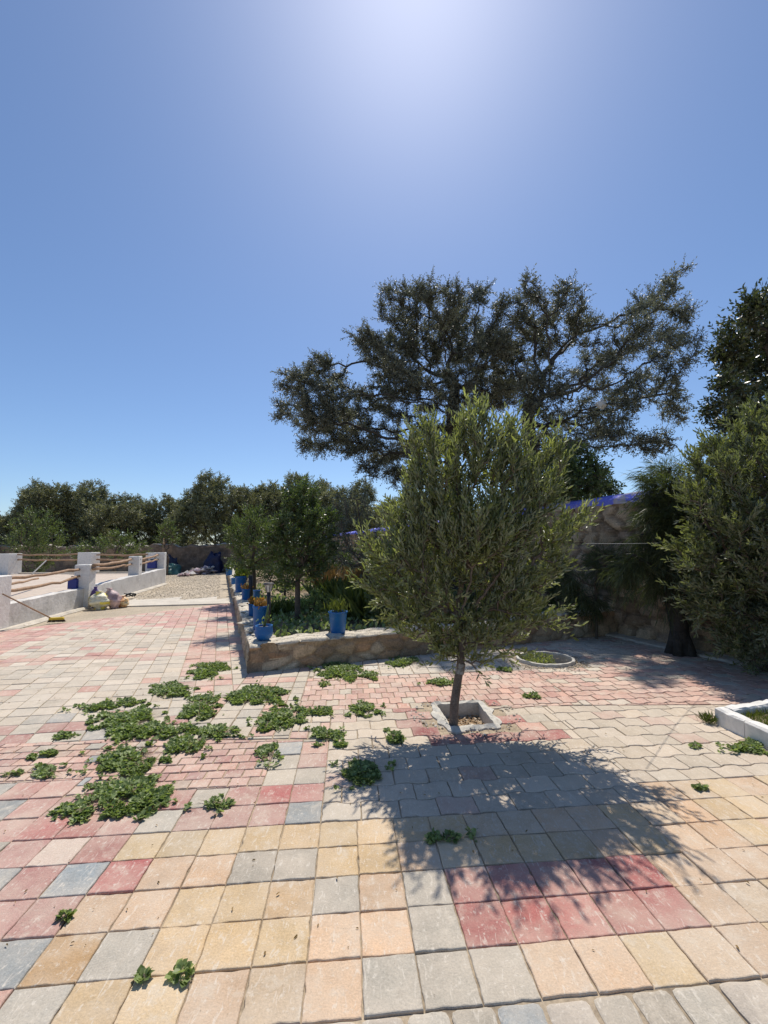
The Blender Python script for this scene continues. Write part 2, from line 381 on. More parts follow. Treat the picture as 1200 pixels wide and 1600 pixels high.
def grid_zone(zone, fn, org, ex, ey, ni, nj, shift=0.0, **k):
    """tiles of a (possibly skewed) grid: org + i*ex + j*ey"""
    zone = ccw(zone); org = np.array(org[:2], float); ex = np.array(ex); ey = np.array(ey)
    for j in range(*nj):
        for i in range(*ni):
            o = org + ex * (i + (shift * (j % 2))) + ey * j
            j_ = k.get('jit', 0.0015)
            poly = [o + np.array([rp.gauss(0, j_), rp.gauss(0, j_)]) * 0, o + ex, o + ex + ey, o + ey]
            cc = o + (ex + ey) / 2
            c = fn(i, j, cc)
            if c is None: continue
            put(poly, zone, c, **{a: b for a, b in k.items() if a != 'jit'})
ux = (UV(1, 0) - UV(0, 0)); uy = (UV(0, 1) - UV(0, 0))
Z = lambda *ps: [UV(*p) for p in ps]
near_table = {
 0: {-10: GREY, -9: GREY, -8: ROSE, -7: (0.50, 0.40, 0.33), -6: ROSE, -5: YEL, -4: YEL, -3: YEL, -2: YEL, -1: YEL, 0: YEL, 1: YEL, 2: YEL, 3: YEL},
 1: {-10: ROSE, -9: ROSE, -8: BLUE, -7: ROSE, -6: BLUE, -5: (0.36, 0.10, 0.10), -4: PEACH, -3: PEACH, -2: GREY, -1: GREY, 0: YEL, 1: YEL, 2: PEACH, 3: YEL, 4: YEL, 5: YEL},
 2: {-8: ROSE, -7: ROSE, -6: ROSE, -5: PEACH, -4: PEACH, -3: YEL, -2: YEL, -1: BROWN, 0: GREY, 1: PEACH, 2: GREY, 3: RED, 4: RED, 5: RED, 6: RED, 7: RED},
 3: {-8: PINK, -7: ROSE, -6: BLUE, -5: BROWN, -4: GREY, -3: YEL, -2: YEL, -1: YEL, 0: PEACH, 1: PEACH, 2: GREY, 3: RED, 4: RED, 5: RED, 6: RED, 7: RED},
 4: {-7: PINK, -6: PINK, -5: GREY, -4: YEL, -3: YEL, -2: PEACH, -1: (0.46, 0.36, 0.25), 0: PEACH, 1: GREY, 2: GREY, 3: GREY, 4: PEACH, 5: PEACH, 6: YEL},
 -1: {-1: BLUE, -2: ROSE, -3: ROSE, -4: ROSE, -5: GREY, -6: ROSE, -7: RED, -8: RED, -9: ROSE, -10: GREY, -11: GREY, -12: GREY},
 -2: {-1: ROSE, -2: RED, -3: ROSE, -4: GREY, -5: RED, -6: ROSE, -7: ROSE, -8: ROSE, -9: ROSE, -10: BLUE, -11: ROSE, -12: ROSE},
 -3: {-1: GREY, -2: (0.46, 0.41, 0.33), -9: PINK, -10: ROSE, -11: BLUE},
 -4: {-1: ROSE, -2: GREY}, -5: {-1: PINK, -2: BLUE}, -6: {-1: CREAM2, -2: ROSE}}
def near_col(i, j, cc):
    r = -j - 1
    if r in near_table and i in near_table[r]: return near_table[r][i]
    if i < 0: return rp.choice([ROSE, ROSE, GREY, PINK, BLUE, PEACH] if r >= 0 else [ROSE, PINK, ROSE, GREY])
    return rp.choice([PEACH, PEACH, YEL, (0.50, 0.38, 0.26)])
o0 = UV(0, 0)
for z in (Z((-40, -5), (30, -5), (30, 0), (-40, 0)), Z((10, 0), (30, 0), (30, 1), (10, 1)), Z((-8, 0), (-2, 0), (-2, 2), (-8, 2)),
          Z((-2, 0), (0, 0), (0, 5.2), (-2, 5.2)), Z((-40, 0), (-8, 0), (-8, 3), (-40, 3))):
    grid_zone(z, near_col, o0, ux, uy, (-26, 24), (-5, 7), gap=0.0022, rough=0.0016, dz=0.0020)
grid_zone(Z((-40, -8), (0.0, -8), (0.0, -5), (-40, -5)), near_col, o0, ux, uy, (-26, 1), (-8, -5), gap=0.003, dz=0.0022)
# tumbled grey cobbles along the bottom edge, right half
for j in range(3):
    x = 0.0
    while x < 14:
        wd = rp.uniform(0.62, 0.95)
        a, b = -5.0 - 0.95 * j, -5.95 - 0.95 * j
        c0 = rp.choice([GREY, GREY, (0.40, 0.355, 0.30), BLUE, (0.33, 0.30, 0.26)])
        cr = 0.13
        pts = [(x + cr, b), (x + wd - cr, b), (x + wd - .03, b + .04), (x + wd, b + cr), (x + wd, a - cr), (x + wd - .04, a - .03), (x + wd - cr, a), (x + cr, a), (x + .03, a - .04), (x, a - cr), (x, b + cr), (x + .04, b + .03)]
        put([UV(*p) for p in pts], ccw(Z((0, -9), (20, -9), (20, -4.9), (0, -4.9))), c0, gap=0.006, rough=0.0018, dz=0.003, bev=0.012)
        x += wd
# small rosy bricks
def brick_col(i, j, cc):
    return rp.choices([PINK, ROSE, SALMON, (0.47, 0.33, 0.26), GREY, BLUE], [5, 3, 4, 2, 0.5, 0.3])[0]
for z in (Z((-40, 3), (-8, 3), (-8, 5.86), (-40, 7.5)), Z((-8, 2), (-2, 2), (-2, 5.32), (-8, 5.86))):
    grid_zone(z, brick_col, o0, ux * 0.62, uy * 0.52, (-64, 2), (3, 15), shift=0.5, gap=0.004)
# large pale pavers of the wide left area, rows turned a little more than the near ones
cx_ = np.array([math.cos(R(8)), math.sin(R(8))]) * 0.2
cy_ = np.array([-0.385, 1.0]) * 0.2
CORNER = G(389, 1052); C0 = np.array([CORNER.x, CORNER.y])
far_l, far_r, wl0 = G(172, 948), G(365, 943), G(0, 986)
lane = {}
def pale_col(i, j, cc):
    # i counts columns from the planter leg, j rows from its corner
    d_end = (far_l.y + far_r.y) / 2 + 0.12 * (cc[0] + 5) - cc[1]
    if d_end < 3.4: return rp.choices([(0.50, 0.27, 0.235), (0.50, 0.33, 0.28), CREAM], [7, 3, .4 + max(0, d_end - 1)])[0]
    # distance from the white wall
    dw = (cc[0] + 7.35) + 0.19 * (cc[1] - 8.2)
    if dw < 1.3: return rp.choices([(0.47, 0.25, 0.22), PINK, CREAM], [6, 3, .8])[0]
    if j == 5: return rp.choice([PINK, (0.46, 0.26, 0.22)])
    if i in (-4, -3) and j > -1: return rp.choices([PINK, SALMON, CREAM], [6, 4, 1])[0]
    if i > -3 and rp.random() < 0.35: return PINK
    if j < -5: return rp.choices([CREAM2, ROSE, GREY, BLUE, PINK], [6, 3, 1, 0.7, 1])[0]
    return rp.choices([CREAM, CREAM2, (0.53, 0.46, 0.37), PINK, (0.41, 0.22, 0.19)], [6, 5, 3, 0.9, 0.7])[0]
C1 = [UV(-40, 7.5), UV(-5.28, 5.62), C0, (far_r.x, far_r.y), (far_l.x, far_l.y), (wl0.x, wl0.y), (-9.4, 5.2)]
grid_zone(C1, pale_col, C0, cx_, cy_, (-50, 8), (-16, 48), gap=0.0032)
C2 = [UV(-5.28, 5.62), UV(-1.6, 5.4), UV(-1.6, 16.2), C0]
grid_zone(C2, lambda i, j, c: rp.choices([CREAM, CREAM2, PINK, SALMON], [5, 4, 1.4, 1.0])[0], C0, ux, uy, (-8, 10), (-14, 6), gap=0.0045)
# sinuous interlocking pavers, pale, and smaller pink ones beyond
def wavy(zone, w_, d_, amp, fn, ni, nj, shift, gap):
    zone = ccw(zone)
    def f(x): return amp * (math.sin(2 * math.pi * x / w_) + 0.25 * math.sin(6 * math.pi * x / w_))
    for j in range(*nj):
        for i in range(*ni):
            x0 = (i + shift * (j % 2)) * w_; sh = 0.18 * d_
            xs = [x0 + w_ * k / 8 for k in range(9)]
            pts = [(x, j * d_ + f(x)) for x in xs] + [(x, (j + 1) * d_ + f(x)) for x in xs[::-1]]
            pts = [(x, y) for x, y in pts]
            poly = [UV(x / T, y / T) for x, y in pts]
            cc = sum(poly) / len(poly); c = fn(i, j, cc)
            if c: put(poly, zone, c, gap=gap, rough=0.0008)
def wave_col(i, j, cc):
    d = cc - PIT.mean(0)
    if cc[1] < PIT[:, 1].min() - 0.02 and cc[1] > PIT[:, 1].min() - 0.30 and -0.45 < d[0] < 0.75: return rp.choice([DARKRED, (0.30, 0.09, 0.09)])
    if abs(d[0]) < 0.62 and abs(d[1]) < 0.4 and d[0] > 0.38: return rp.choice([RED, PINK, CREAM, GREY])
    if d[0] < -0.3 and d[0] > -0.6 and abs(d[1]) < 0.3: return rp.choice([RED, ROSE, PINK])
    return rp.choices([(0.51, 0.43, 0.335), (0.47, 0.40, 0.31), (0.54, 0.45, 0.35), (0.50, 0.36, 0.29)], [5, 4, 4, 0.7])[0]
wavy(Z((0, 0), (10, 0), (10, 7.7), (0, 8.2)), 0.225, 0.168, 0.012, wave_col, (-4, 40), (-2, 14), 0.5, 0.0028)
wavy(Z((10, 1), (30, 1), (30, 5.9), (10, 7.7)), 0.225, 0.168, 0.012, wave_col, (4, 40), (-2, 14), 0.5, 0.0028)
def pink_col(i, j, cc):
    d = cc - PIT.mean(0)
    if abs(d[0]) < 0.5 and abs(d[1]) < 0.45: return rp.choice([CREAM, RED, PINK, ROSE])
    return rp.choices([SALMON, (0.54, 0.33, 0.26), (0.47, 0.27, 0.22), CREAM, GREY, (0.55, 0.38, 0.31)], [6, 5, 3, 0.8, 0.25, 3])[0]
def pink_far(i, j, cc):
    return rp.choices([SALMON, (0.54, 0.37, 0.30), CREAM, (0.55, 0.47, 0.38), (0.47, 0.27, 0.22)], [6, 4, 2 + max(0, cc[1] - 5.2) * 6, 1 + max(0, cc[1] - 5.2) * 5, 2])[0]
wavy(Z((-1.6, 8.28), (0, 8.2), (12, 7.55), (12, 13.5), (-1.6, 13.2)), 0.124, 0.158, 0.009, pink_col, (-6, 30), (6, 22), 0.5, 0.0035)
wavy(Z((12, 7.55), (27, 6.2), (27, 30), (12, 30)), 0.20, 0.135, 0.014, pink_far, (6, 32), (6, 46), 0.37, 0.006)
wavy(Z((-1.6, 5.4), (0, 5.2), (0, 8.2), (-1.6, 8.28)), 0.17, 0.17, 0.004, lambda i, j, c: rp.choice([SALMON, PINK, CREAM, CREAM2]), (-6, 3), (4, 12), 0.5, 0.005)
S = Z((-1.6, 13.2), (12, 13.5), (12, 24), (-1.6, 16.2))
grid_zone(S, lambda i, j, c: rp.choices([(0.56, 0.50, 0.41), (0.52, 0.45, 0.36), SALMON], [5, 4, 0.7])[0], C0, ux, uy, (-8, 24), (-4, 14), gap=0.005, dz=0.004)

def build_tiles():
    V = []; loops = []; starts = []; totals = []; cols = []
    for q, c, g, dz, tx, ty, bev in tiles:
        n = len(q); ar = abs(area(q)); s = math.sqrt(ar)
        bv = min(bev, s * 0.09); g = min(g, s * 0.06)
        a = inset(q, g); b = inset(q, g + bv * 0.55); d = inset(q, g + bv * 1.3)
        cen = sum(q) / n
        def zz(p, z): return z + dz + (p[0] - cen[0]) * tx + (p[1] - cen[1]) * ty
        base = len(V)
        V += [(p[0], p[1], -0.03) for p in a] + [(p[0], p[1], zz(p, -0.0045)) for p in a] + [(p[0], p[1], zz(p, -0.0012)) for p in b] + [(p[0], p[1], zz(p, 0)) for p in d]
        for r in range(3):
            for k in range(n):
                k2 = (k + 1) % n
                starts.append(len(loops)); totals.append(4); loops += [base + r * n + k, base + r * n + k2, base + (r + 1) * n + k2, base + (r + 1) * n + k]
                cols.append(c)
        starts.append(len(loops)); totals.append(n); loops += [base + 3 * n + k for k in range(n)]; cols.append(c)
    o = mesh_np('paving', np.array(V), loops, starts, totals, M['paver'], fcol=np.array(cols))
    tag(o, kind='structure')
build_tiles()

# fine sand lying in the joints and small stones on the dusty track
def scatter_stones(name, pts, size, material, colors, parent=None, flat=0.6, zf=None):
    V = []; L = []; st = []; tt = []; cc = []
    oct_ = np.array([(1, 0, 0), (0, 1, 0), (-1, 0, 0), (0, -1, 0), (0, 0, 1), (0, 0, -1)], float)
    fs = [(0, 1, 4), (1, 2, 4), (2, 3, 4), (3, 0, 4), (1, 0, 5), (2, 1, 5), (3, 2, 5), (0, 3, 5)]
    for p in pts:
        s = size * rp.uniform(0.5, 1.5) if not hasattr(size, '__call__') else size()
        a = rp.uniform(0, 6.28); ca, sa = math.cos(a), math.sin(a)
        o = oct_ * (1 + rng.normal(0, 0.22, oct_.shape)) * np.array([s * rp.uniform(.8, 1.5), s, s * flat])
        tilt = rng.normal(0, 0.35)
        o = o @ np.array([[ca, -sa, 0], [sa, ca, 0], [tilt * .5, tilt, 1]])
        b = len(V); V += [tuple(np.array(p) + q) for q in o]
        c = rp.choice(colors)
        for f in fs:
            st.append(len(L)); tt.append(3); L += [b + k for k in f]; cc.append(c)
    return mesh_np(name, np.array(V), L, st, tt, material, parent, fcol=np.array(cc))

# dusty track beyond the paving
conc = [G(172, 948, -0.005), G(365, 943, -0.005), G(362, 934, -0.005), G(215, 934, -0.005)]
b = MB(); n_ = 14; a0, a1, c0, c1 = conc[0], conc[1], conc[3], conc[2]
top = [a0.lerp(a1, k / n_) for k in range(n_ + 1)]; bot = [c0.lerp(c1, k / n_) + Vector((0, rp.uniform(-.5, .6), 0)) for k in range(n_ + 1)]
b.add([*[(p.x, p.y + .02, 0.004) for p in top], *[(p.x, p.y, -0.012) for p in bot], *[(p.x, p.y + .02, -0.03) for p in top]], [(k, k + 1, n_ + 2 + k, n_ + 1 + k) for k in range(n_)] + [(k, 2 * n_ + 2 + k, 2 * n_ + 3 + k, k + 1) for k in range(n_)])
tag(b.build('concrete_path', M['concrete']), kind='structure')
gp = []
for k in range(7000):
    y = rp.uniform(12, 27); x = rp.uniform(-0.43 * y - 2.2, -0.385 * y)
    gp.append((x, y, -0.024))
tag(scatter_stones('gravel', gp, 0.013, M['rubble'], [(0.5, .44, .35), (.35, .29, .21), (.58, .53, .45), (.25, .2, .15)]), 'pale loose gravel on the dusty track beyond the paving', 'gravel', kind='stuff')

# ------------------------------------------------------------------ rubble-stone walls
def rubble(name, A, B, z0, h, th, cw, ch, seed, parent, colors, mortar, topcol=None, depth=0.03, res=0.03, wob=0.015, hend=None, edge=0.018, extra=None):
    r_ = np.random.default_rng(seed)
    A = np.array([A[0], A[1]], float); B = np.array([B[0], B[1]], float)
    L = np.hypot(*(B - A)); d = (B - A) / L; nrm = np.array([d[1], -d[0]])
    hend = h if hend is None else hend
    ns = max(2, int(L / res)); Tt = h + th + h; ntf, ntt = max(3, int(h / res)), max(3, int(th / res))
    tl = np.concatenate([np.linspace(0, h, ntf, endpoint=False), h + np.linspace(0, th, ntt, endpoint=False), h + th + np.linspace(0, h, 5)])
    s = np.linspace(0, L, ns); SS, TT = np.meshgrid(s, tl, indexing='ij')
    nx_, ny_ = int(L / cw) + 3, int(Tt / ch) + 3
    gx, gy = np.meshgrid(np.arange(nx_) - 1, np.arange(ny_) - 1, indexing='ij')
    cxs = (gx + 0.5 * (gy % 2) + r_.uniform(-.38, .38, gx.shape)) * cw; cys = (gy + 0.5 + r_.uniform(-.34, .34, gx.shape)) * ch
    cen = np.stack([cxs.ravel() / cw, cys.ravel() / ch], 1)
    pts = np.stack([SS.ravel() / cw, TT.ravel() / ch], 1)
    pts += 0.10 * np.stack([vnoise(np.c_[pts * 1.7, pts[:, :1] * 0], 1, 3), vnoise(np.c_[pts * 1.7, pts[:, :1] * 0], 1, 5)], 1)
    f1 = np.empty(len(pts)); f2 = np.empty(len(pts)); idx = np.empty(len(pts), int)
    for k in range(0, len(pts), 4000):
        dd = ((pts[k:k + 4000, None] - cen[None]) ** 2).sum(-1)
        part = np.argpartition(dd, 1, axis=1)[:, :2]; v = np.sort(np.take_along_axis(dd, part, 1), 1)
        f1[k:k + 4000] = np.sqrt(v[:, 0]); f2[k:k + 4000] = np.sqrt(v[:, 1]); idx[k:k + 4000] = dd.argmin(1)
    e = (f2 - f1); m = np.clip(e / 0.22, 0, 1); m = m * m * (3 - 2 * m)
    stone_h = r_.uniform(-0.4, 1.0, len(cen))
    noi = vnoise(np.c_[SS.ravel(), TT.ravel(), TT.ravel() * 0], 14, seed) * 0.25 + vnoise(np.c_[SS.ravel(), TT.ravel(), TT.ravel() * 0], 5, seed + 1) * 0.35
    disp = depth * (m * (1 + 0.6 * stone_h[idx]) - 0.8 + noi)
    t = TT.ravel(); sv = SS.ravel()
    frac = np.clip(t, 0, h) / h; hl = h + (hend - h) * sv / L + vnoise(np.c_[sv, sv * 0, sv * 0], 2.3, seed) * wob * 2
    z = np.where(t < h, z0 + frac * hl, np.where(t < h + th, z0 + hl, z0 + (1 - (t - h - th) / h) * hl))
    back = np.clip(t - h, 0, th)
    # rounding at the shoulders
    dn = np.where(t < h, 1.0, np.where(t < h + th, 0.0, -1.0)); dzz = np.where((t >= h) & (t < h + th), 1.0, 0.0)
    sh = np.exp(-((t - h) / 0.03) ** 2) * 0.015
    X = A[0] + d[0] * sv - nrm[0] * back + nrm[0] * disp * dn; Y = A[1] + d[1] * sv - nrm[1] * back + nrm[1] * disp * dn
    Zc = z + disp * dzz - sh
    V = np.stack([X, Y, Zc], 1); nt = len(tl)
    i, j = np.meshgrid(np.arange(ns - 1), np.arange(nt - 1), indexing='ij'); i = i.ravel(); j = j.ravel()
    q = np.stack([i * nt + j, (i + 1) * nt + j, (i + 1) * nt + j + 1, i * nt + j + 1], 1)
    fid = idx[q[:, 0]]; fm = m[q].mean(1)
    pal = np.array(colors)[r_.integers(0, len(colors), len(cen))] * (1 + r_.normal(0, .12, (len(cen), 1)))
    fc = np.array(mortar)[None] * (1 - fm[:, None]) + pal[fid] * fm[:, None]
    if topcol is not None:
        ft = t[q[:, 0]]; istop = ((ft > h - 0.03) & (ft < h + th + .02))[:, None]
        fc = np.where(istop, np.array(topcol)[None] * (0.75 + 0.35 * fm[:, None]) * (1 + 0.2 * (pal[fid][:, :1] - pal[:, :1].mean())), fc)
    loops = q.ravel(); n0 = len(loops)
    starts = list(range(0, n0, 4)); tot = [4] * len(starts)
    caps = [list(range(nt))[::-1], [(ns - 1) * nt + k for k in range(nt)]]
    loops = list(loops)
    for c in caps: starts.append(len(loops)); tot.append(len(c)); loops += c
    fc = np.vstack([fc, [mortar, mortar]])
    return mesh_np(name, V, loops, starts, tot, M['stone'], parent, smooth=True, fcol=np.clip(fc, 0.01, 1)), d, nrm, L
SB = [(0.36, 0.26, 0.165), (0.42, 0.31, 0.20), (0.30, 0.21, 0.135), (0.46, 0.37, 0.26), (0.38, 0.24, 0.14)]
SM = (0.27, 0.205, 0.14)
CW = np.array([C0[0], C0[1]])
legd = np.array([-0.383, 1.0]); legd /= np.hypot(*legd); frd = np.array([legd[1], -legd[0]])
PW_H = 0.33
pw = thing('planter_wall', 'low rubble stone wall bounding the raised garden bed with blue pots on it', 'wall', (*CW, -0.03))
FAR = CW + legd * 24.5
rubble('side_wall', FAR, CW + legd * 0.0, -0.03, PW_H + .03, 0.34, 0.20, 0.11, 11, pw, [(0.40, .32, .22), (.34, .27, .19), (.45, .36, .26)], (.30, .235, .165), topcol=(0.56, 0.50, 0.40), res=0.035, wob=.02, depth=.035)
FE = CW + frd * 6.05
rubble('front_wall', CW + frd * 0.0, FE, -0.03, PW_H + .03, 0.32, 0.26, 0.13, 12, pw, SB, SM, topcol=(0.56, 0.50, 0.40), res=0.022, wob=.03, depth=.025, hend=0.44)
# loose capping stones lying on the side wall
cp = []
for k in range(190):
    s_ = rp.uniform(0.1, 24) ; o_ = rp.uniform(0.03, 0.30)
    p = CW + legd * s_ + frd * o_
    cp.append((p[0], p[1], PW_H + 0.012))
scatter_stones('cap_stones', cp, 0.075, M['stone'], [(.58, .52, .42), (.50, .44, .35), (.62, .57, .48)], pw, flat=0.32)
# soil inside
SOILZ = 0.24
b = MB(); ns_ = 60
inner = CW + legd * 0.25 + frd * 0.25
def soilz(u_, v_):
    return SOILZ + 0.03 * math.sin(u_ * 3 + v_) + 0.03 * math.sin(v_ * 1.7)
gu, gv = 50, 90
for i in range(gu + 1):
    for j in range(gv + 1):
        u_ = i / gu * 9.2; v_ = j / gv * 24
        p = inner + frd * u_ + legd * v_; b.v.append((p[0], p[1], soilz(u_, v_) + rp.uniform(-.012, .012)))
for i in range(gu):
    for j in range(gv):
        b.f.append((i * (gv + 1) + j, (i + 1) * (gv + 1) + j, (i + 1) * (gv + 1) + j + 1, i * (gv + 1) + j + 1)); b.c.append((1, 1, 1))
# clip soil to the left of the tall wall
W0 = np.array([WALLR[0].x, WALLR[0].y]); W1 = np.array([WALLR[1].x, WALLR[1].y])
wd_ = np.array([-0.383, 1.0]); wd_ /= np.hypot(*wd_)
W0 = np.array([4.55, 5.94]) - wd_ * 4.6; WE = W0 + wd_ * 28.0
b.f = [f for f in b.f if all(((b.v[k][0] - W0[0]) * wd_[1] - (b.v[k][1] - W0[1]) * wd_[0]) < 0.2 for k in f)]
b.c = [(1, 1, 1)] * len(b.f)
tag(b.build('planter_soil', M['soil'], smooth=True), kind='structure')
# tall boundary wall, painted coping
tw = thing('boundary_wall', 'tall rubble stone boundary wall with a flaking blue painted top', 'wall', (*W0, -0.03))
_, td, tn, tL = rubble('wall_face', WE, W0, -0.03, 2.31, 0.40, 0.34, 0.20, 21, tw, [(0.41, 0.30, 0.19), (0.33, 0.235, 0.15), (0.46, 0.345, 0.23), (0.37, 0.27, 0.185)], (0.085, 0.062, 0.042), res=0.04, wob=0.01, depth=0.06)
b = MB(); nseg = 120
prof = [(-0.03, -0.02), (-0.035, 0.06), (0.02, 0.13), (0.20, 0.165), (0.38, 0.13), (0.43, 0.06), (0.43, -0.02)]
for k in range(nseg + 1):
    s_ = tL * k / nseg; p = WE + td * s_
    for (o_, z_) in prof:
        q = p - tn * (o_ + rp.gauss(0, .008)); b.v.append((q[0], q[1], 2.255 + z_ + rp.gauss(0, .009)))
np_ = len(prof)
for k in range(nseg):
    for m_ in range(np_ - 1): b.f.append((k * np_ + m_, (k + 1) * np_ + m_, (k + 1) * np_ + m_ + 1, k * np_ + m_ + 1))
b.c = [(1, 1, 1)] * len(b.f)
b.build('coping', M['coping'], tw, smooth=False)

# earth and mortar strip between the paving and the tall wall
b = MB(); k_ = 60
for i in range(k_ + 1):
    p = W0 + wd_ * (6.6 * i / k_)
    for o_, z_ in ((-.05, .035), (.14, .03), (.24 + rp.gauss(0, .015), .026), (.27 + rp.gauss(0, .015), -.02)):
        q = p - np.array([wd_[1], -wd_[0]]) * o_; b.v.append((q[0], q[1], z_ + rp.gauss(0, .005)))
for i in range(k_):
    for m_ in range(3): b.f.append((i * 4 + m_, i * 4 + m_ + 1, (i + 1) * 4 + m_ + 1, (i + 1) * 4 + m_)); b.c.append((1, 1, 1))
tag(b.build('wall_footing_path', M['concrete']), kind='structure')

# ------------------------------------------------------------------ pits
pk = thing('tree_pit_kerb', 'square broken white concrete kerb around the young olive tree', 'kerb', (*PIT.mean(0), 0))
b = MB(); cen = PIT.mean(0)
def ringpts(poly, sub):
    out = []
    for k in range(len(poly)):
        for m_ in range(sub): out.append(poly[k] + (poly[(k + 1) % len(poly)] - poly[k]) * m_ / sub)
    return out
rp_in = ringpts(PIT, 10); outp = []
for p in rp_in:
    d_ = (p - cen) / np.hypot(*(p - cen)); outp.append(p + d_ * (0.070 + rp.uniform(-.02, .045)))
n_ = len(rp_in)
vs = [(p[0], p[1], -0.16) for p in rp_in] + [(p[0], p[1], 0.012 + rp.gauss(0, .005)) for p in rp_in] + [(*((p * .5 + q * .5)), 0.022 + rp.gauss(0, .006)) for p, q in zip(rp_in, outp)] + [(q[0], q[1], 0.004) for q in outp] + [(q[0], q[1], -0.03) for q in outp]
fs = [(r * n_ + k, (r + 1) * n_ + k, (r + 1) * n_ + (k + 1) % n_, r * n_ + (k + 1) % n_) for r in range(4) for k in range(n_)]
b.add(vs, fs); b.build('kerb_ring', M['kerb'], pk, smooth=False)
def pit_floor(poly, z, name):
    b = MB(); c = poly.mean(0); n = len(poly); q = c + (poly - c) * 1.02
    b.add([(p[0], p[1], z) for p in q], [tuple(range(n))[::-1]]); tag(b.build(name, M['soil']), kind='structure')
pit_floor(PIT, -0.13, 'pit_soil')
pts = []
while len(pts) < 900:
    a_, b_ = rp.random(), rp.random()
    p = PIT[0] * (1 - a_) * (1 - b_) + PIT[1] * a_ * (1 - b_) + PIT[2] * a_ * b_ + PIT[3] * (1 - a_) * b_
    p = cen + (p - cen) * 0.95; pts.append((p[0], p[1], -0.125 + rp.uniform(0, .025)))
tag(scatter_stones('wood_chips', pts, 0.011, M['chips'], [(.46, .31, .18), (.55, .42, .28), (.32, .21, .12), (.60, .50, .38)], flat=0.5), 'tan wood chips and pebbles filling the square tree pit', 'wood chips', kind='stuff')
rk = thing('round_kerb', 'oval white painted kerb ring set in the pink paving', 'kerb', (*RC, 0))
b = MB(); n_ = 40
def el(k, m): a = 2 * math.pi * k / n_; return (RC[0] + (RRX + m) * math.cos(a), RC[1] + (RRY + m) * math.sin(a))
prof2 = [(0.0, -0.22), (0.0, 0.025), (0.006, 0.032), (0.028, 0.032), (0.034, 0.025), (0.036, -0.03)]
vs = []
for (m_, z_) in prof2:
    for k in range(n_): vs.append((*el(k, m_ + rp.gauss(0, .002)), z_ + (rp.gauss(0, .003) if z_ > 0 else 0)))
fs = [(r * n_ + k, (r + 1) * n_ + k, (r + 1) * n_ + (k + 1) % n_, r * n_ + (k + 1) % n_) for r in range(5) for k in range(n_)]
b.add(vs, fs); b.build('ring', M['kerb'], rk)
pit_floor(RING, -0.14, 'ring_soil')
# dirt pebbles around the oval kerb
pts = []
for k in range(900):
    a = rp.uniform(0, 6.28); m_ = 0.06 + abs(rp.gauss(0, .09)); pts.append((RC[0] + (RRX + m_) * math.cos(a) * (1.15 if math.cos(a) < 0 else 1), RC[1] + (RRY + m_) * math.sin(a), rp.uniform(-.004, .004)))
tag(scatter_stones('pebbles', pts, 0.009, M['chips'], [(.42, .35, .27), (.3, .25, .19), (.52, .47, .4)]), 'grey brown pebbles spilled around the oval white kerb', 'pebbles', kind='stuff')

# white block kerb at the right with grass inside
K0 = G(1115, 1104, 0.14); K1 = G(1200, 1092, 0.14); K2 = G(1198, 1141, 0.14)
kd1 = np.array([(K1 - K0).x, (K1 - K0).y]); kd1 /= np.hypot(*kd1); kd2 = np.array([(K2 - K0).x, (K2 - K0).y]); kd2 /= np.hypot(*kd2)
k0 = np.array([K0.x, K0.y])
def kblock(name, a, b_, inn, parent):
    mb = MB(); d = (b_ - a) / np.hypot(*(b_ - a)); L = np.hypot(*(b_ - a)); n = 6
    rings = []
    for k in range(n + 1):
        p = a + d * (L * k / n)
        e = 0.006 if k in (0, n) else 0
        for (o_, z_) in ((0 + e, -0.03), (0 + e, 0.125), (0.012 + e, 0.14 - e), (0.085 - e, 0.14 - e), (0.097 - e, 0.125), (0.097 - e, -0.03)):
            q = p + inn * (o_ + rp.gauss(0, .002)); mb.v.append((q[0], q[1], z_ + (rp.gauss(0, .003) if z_ > 0 else 0)))
    for k in range(n):
        for m_ in range(5): mb.f.append((k * 6 + m_, (k + 1) * 6 + m_, (k + 1) * 6 + m_ + 1, k * 6 + m_ + 1))
    mb.f.append((5, 4, 3, 2, 1, 0)); mb.f.append(tuple(n * 6 + k for k in range(6))); mb.c = [(1, 1, 1)] * len(mb.f)
    return mb.build(name, M['pillarwhite'], parent)
kb = thing('bed_kerb', 'white painted block kerb around the grass bed at the right edge', 'kerb', (*k0, -0.03))
inn1 = kd2 - kd1 * kd2.dot(kd1); inn1 /= np.hypot(*inn1); inn2 = kd1 - kd2 * kd1.dot(kd2); inn2 /= np.hypot(*inn2)
s_ = 0.0
for k in range(6): kblock('block', k0 + kd2 * (s_ + .003), k0 + kd2 * (s_ + .275), inn2, kb); s_ += 0.278
s_ = 0.10
for k in range(6): kblock('block', k0 + kd1 * (s_ + .003) , k0 + kd1 * (s_ + .275), inn1, kb); s_ += 0.278
b = MB(); q = [k0 + (kd1 + kd2) * .04, k0 + kd2 * 1.7 + kd1 * .04, k0 + kd1 * 1.7 + kd2 * 1.7, k0 + kd1 * 1.7 + kd2 * .04]
b.add([(p[0], p[1], 0.075) for p in q], [(0, 1, 2, 3)]); tag(b.build('bed_soil', M['soil']), kind='structure')

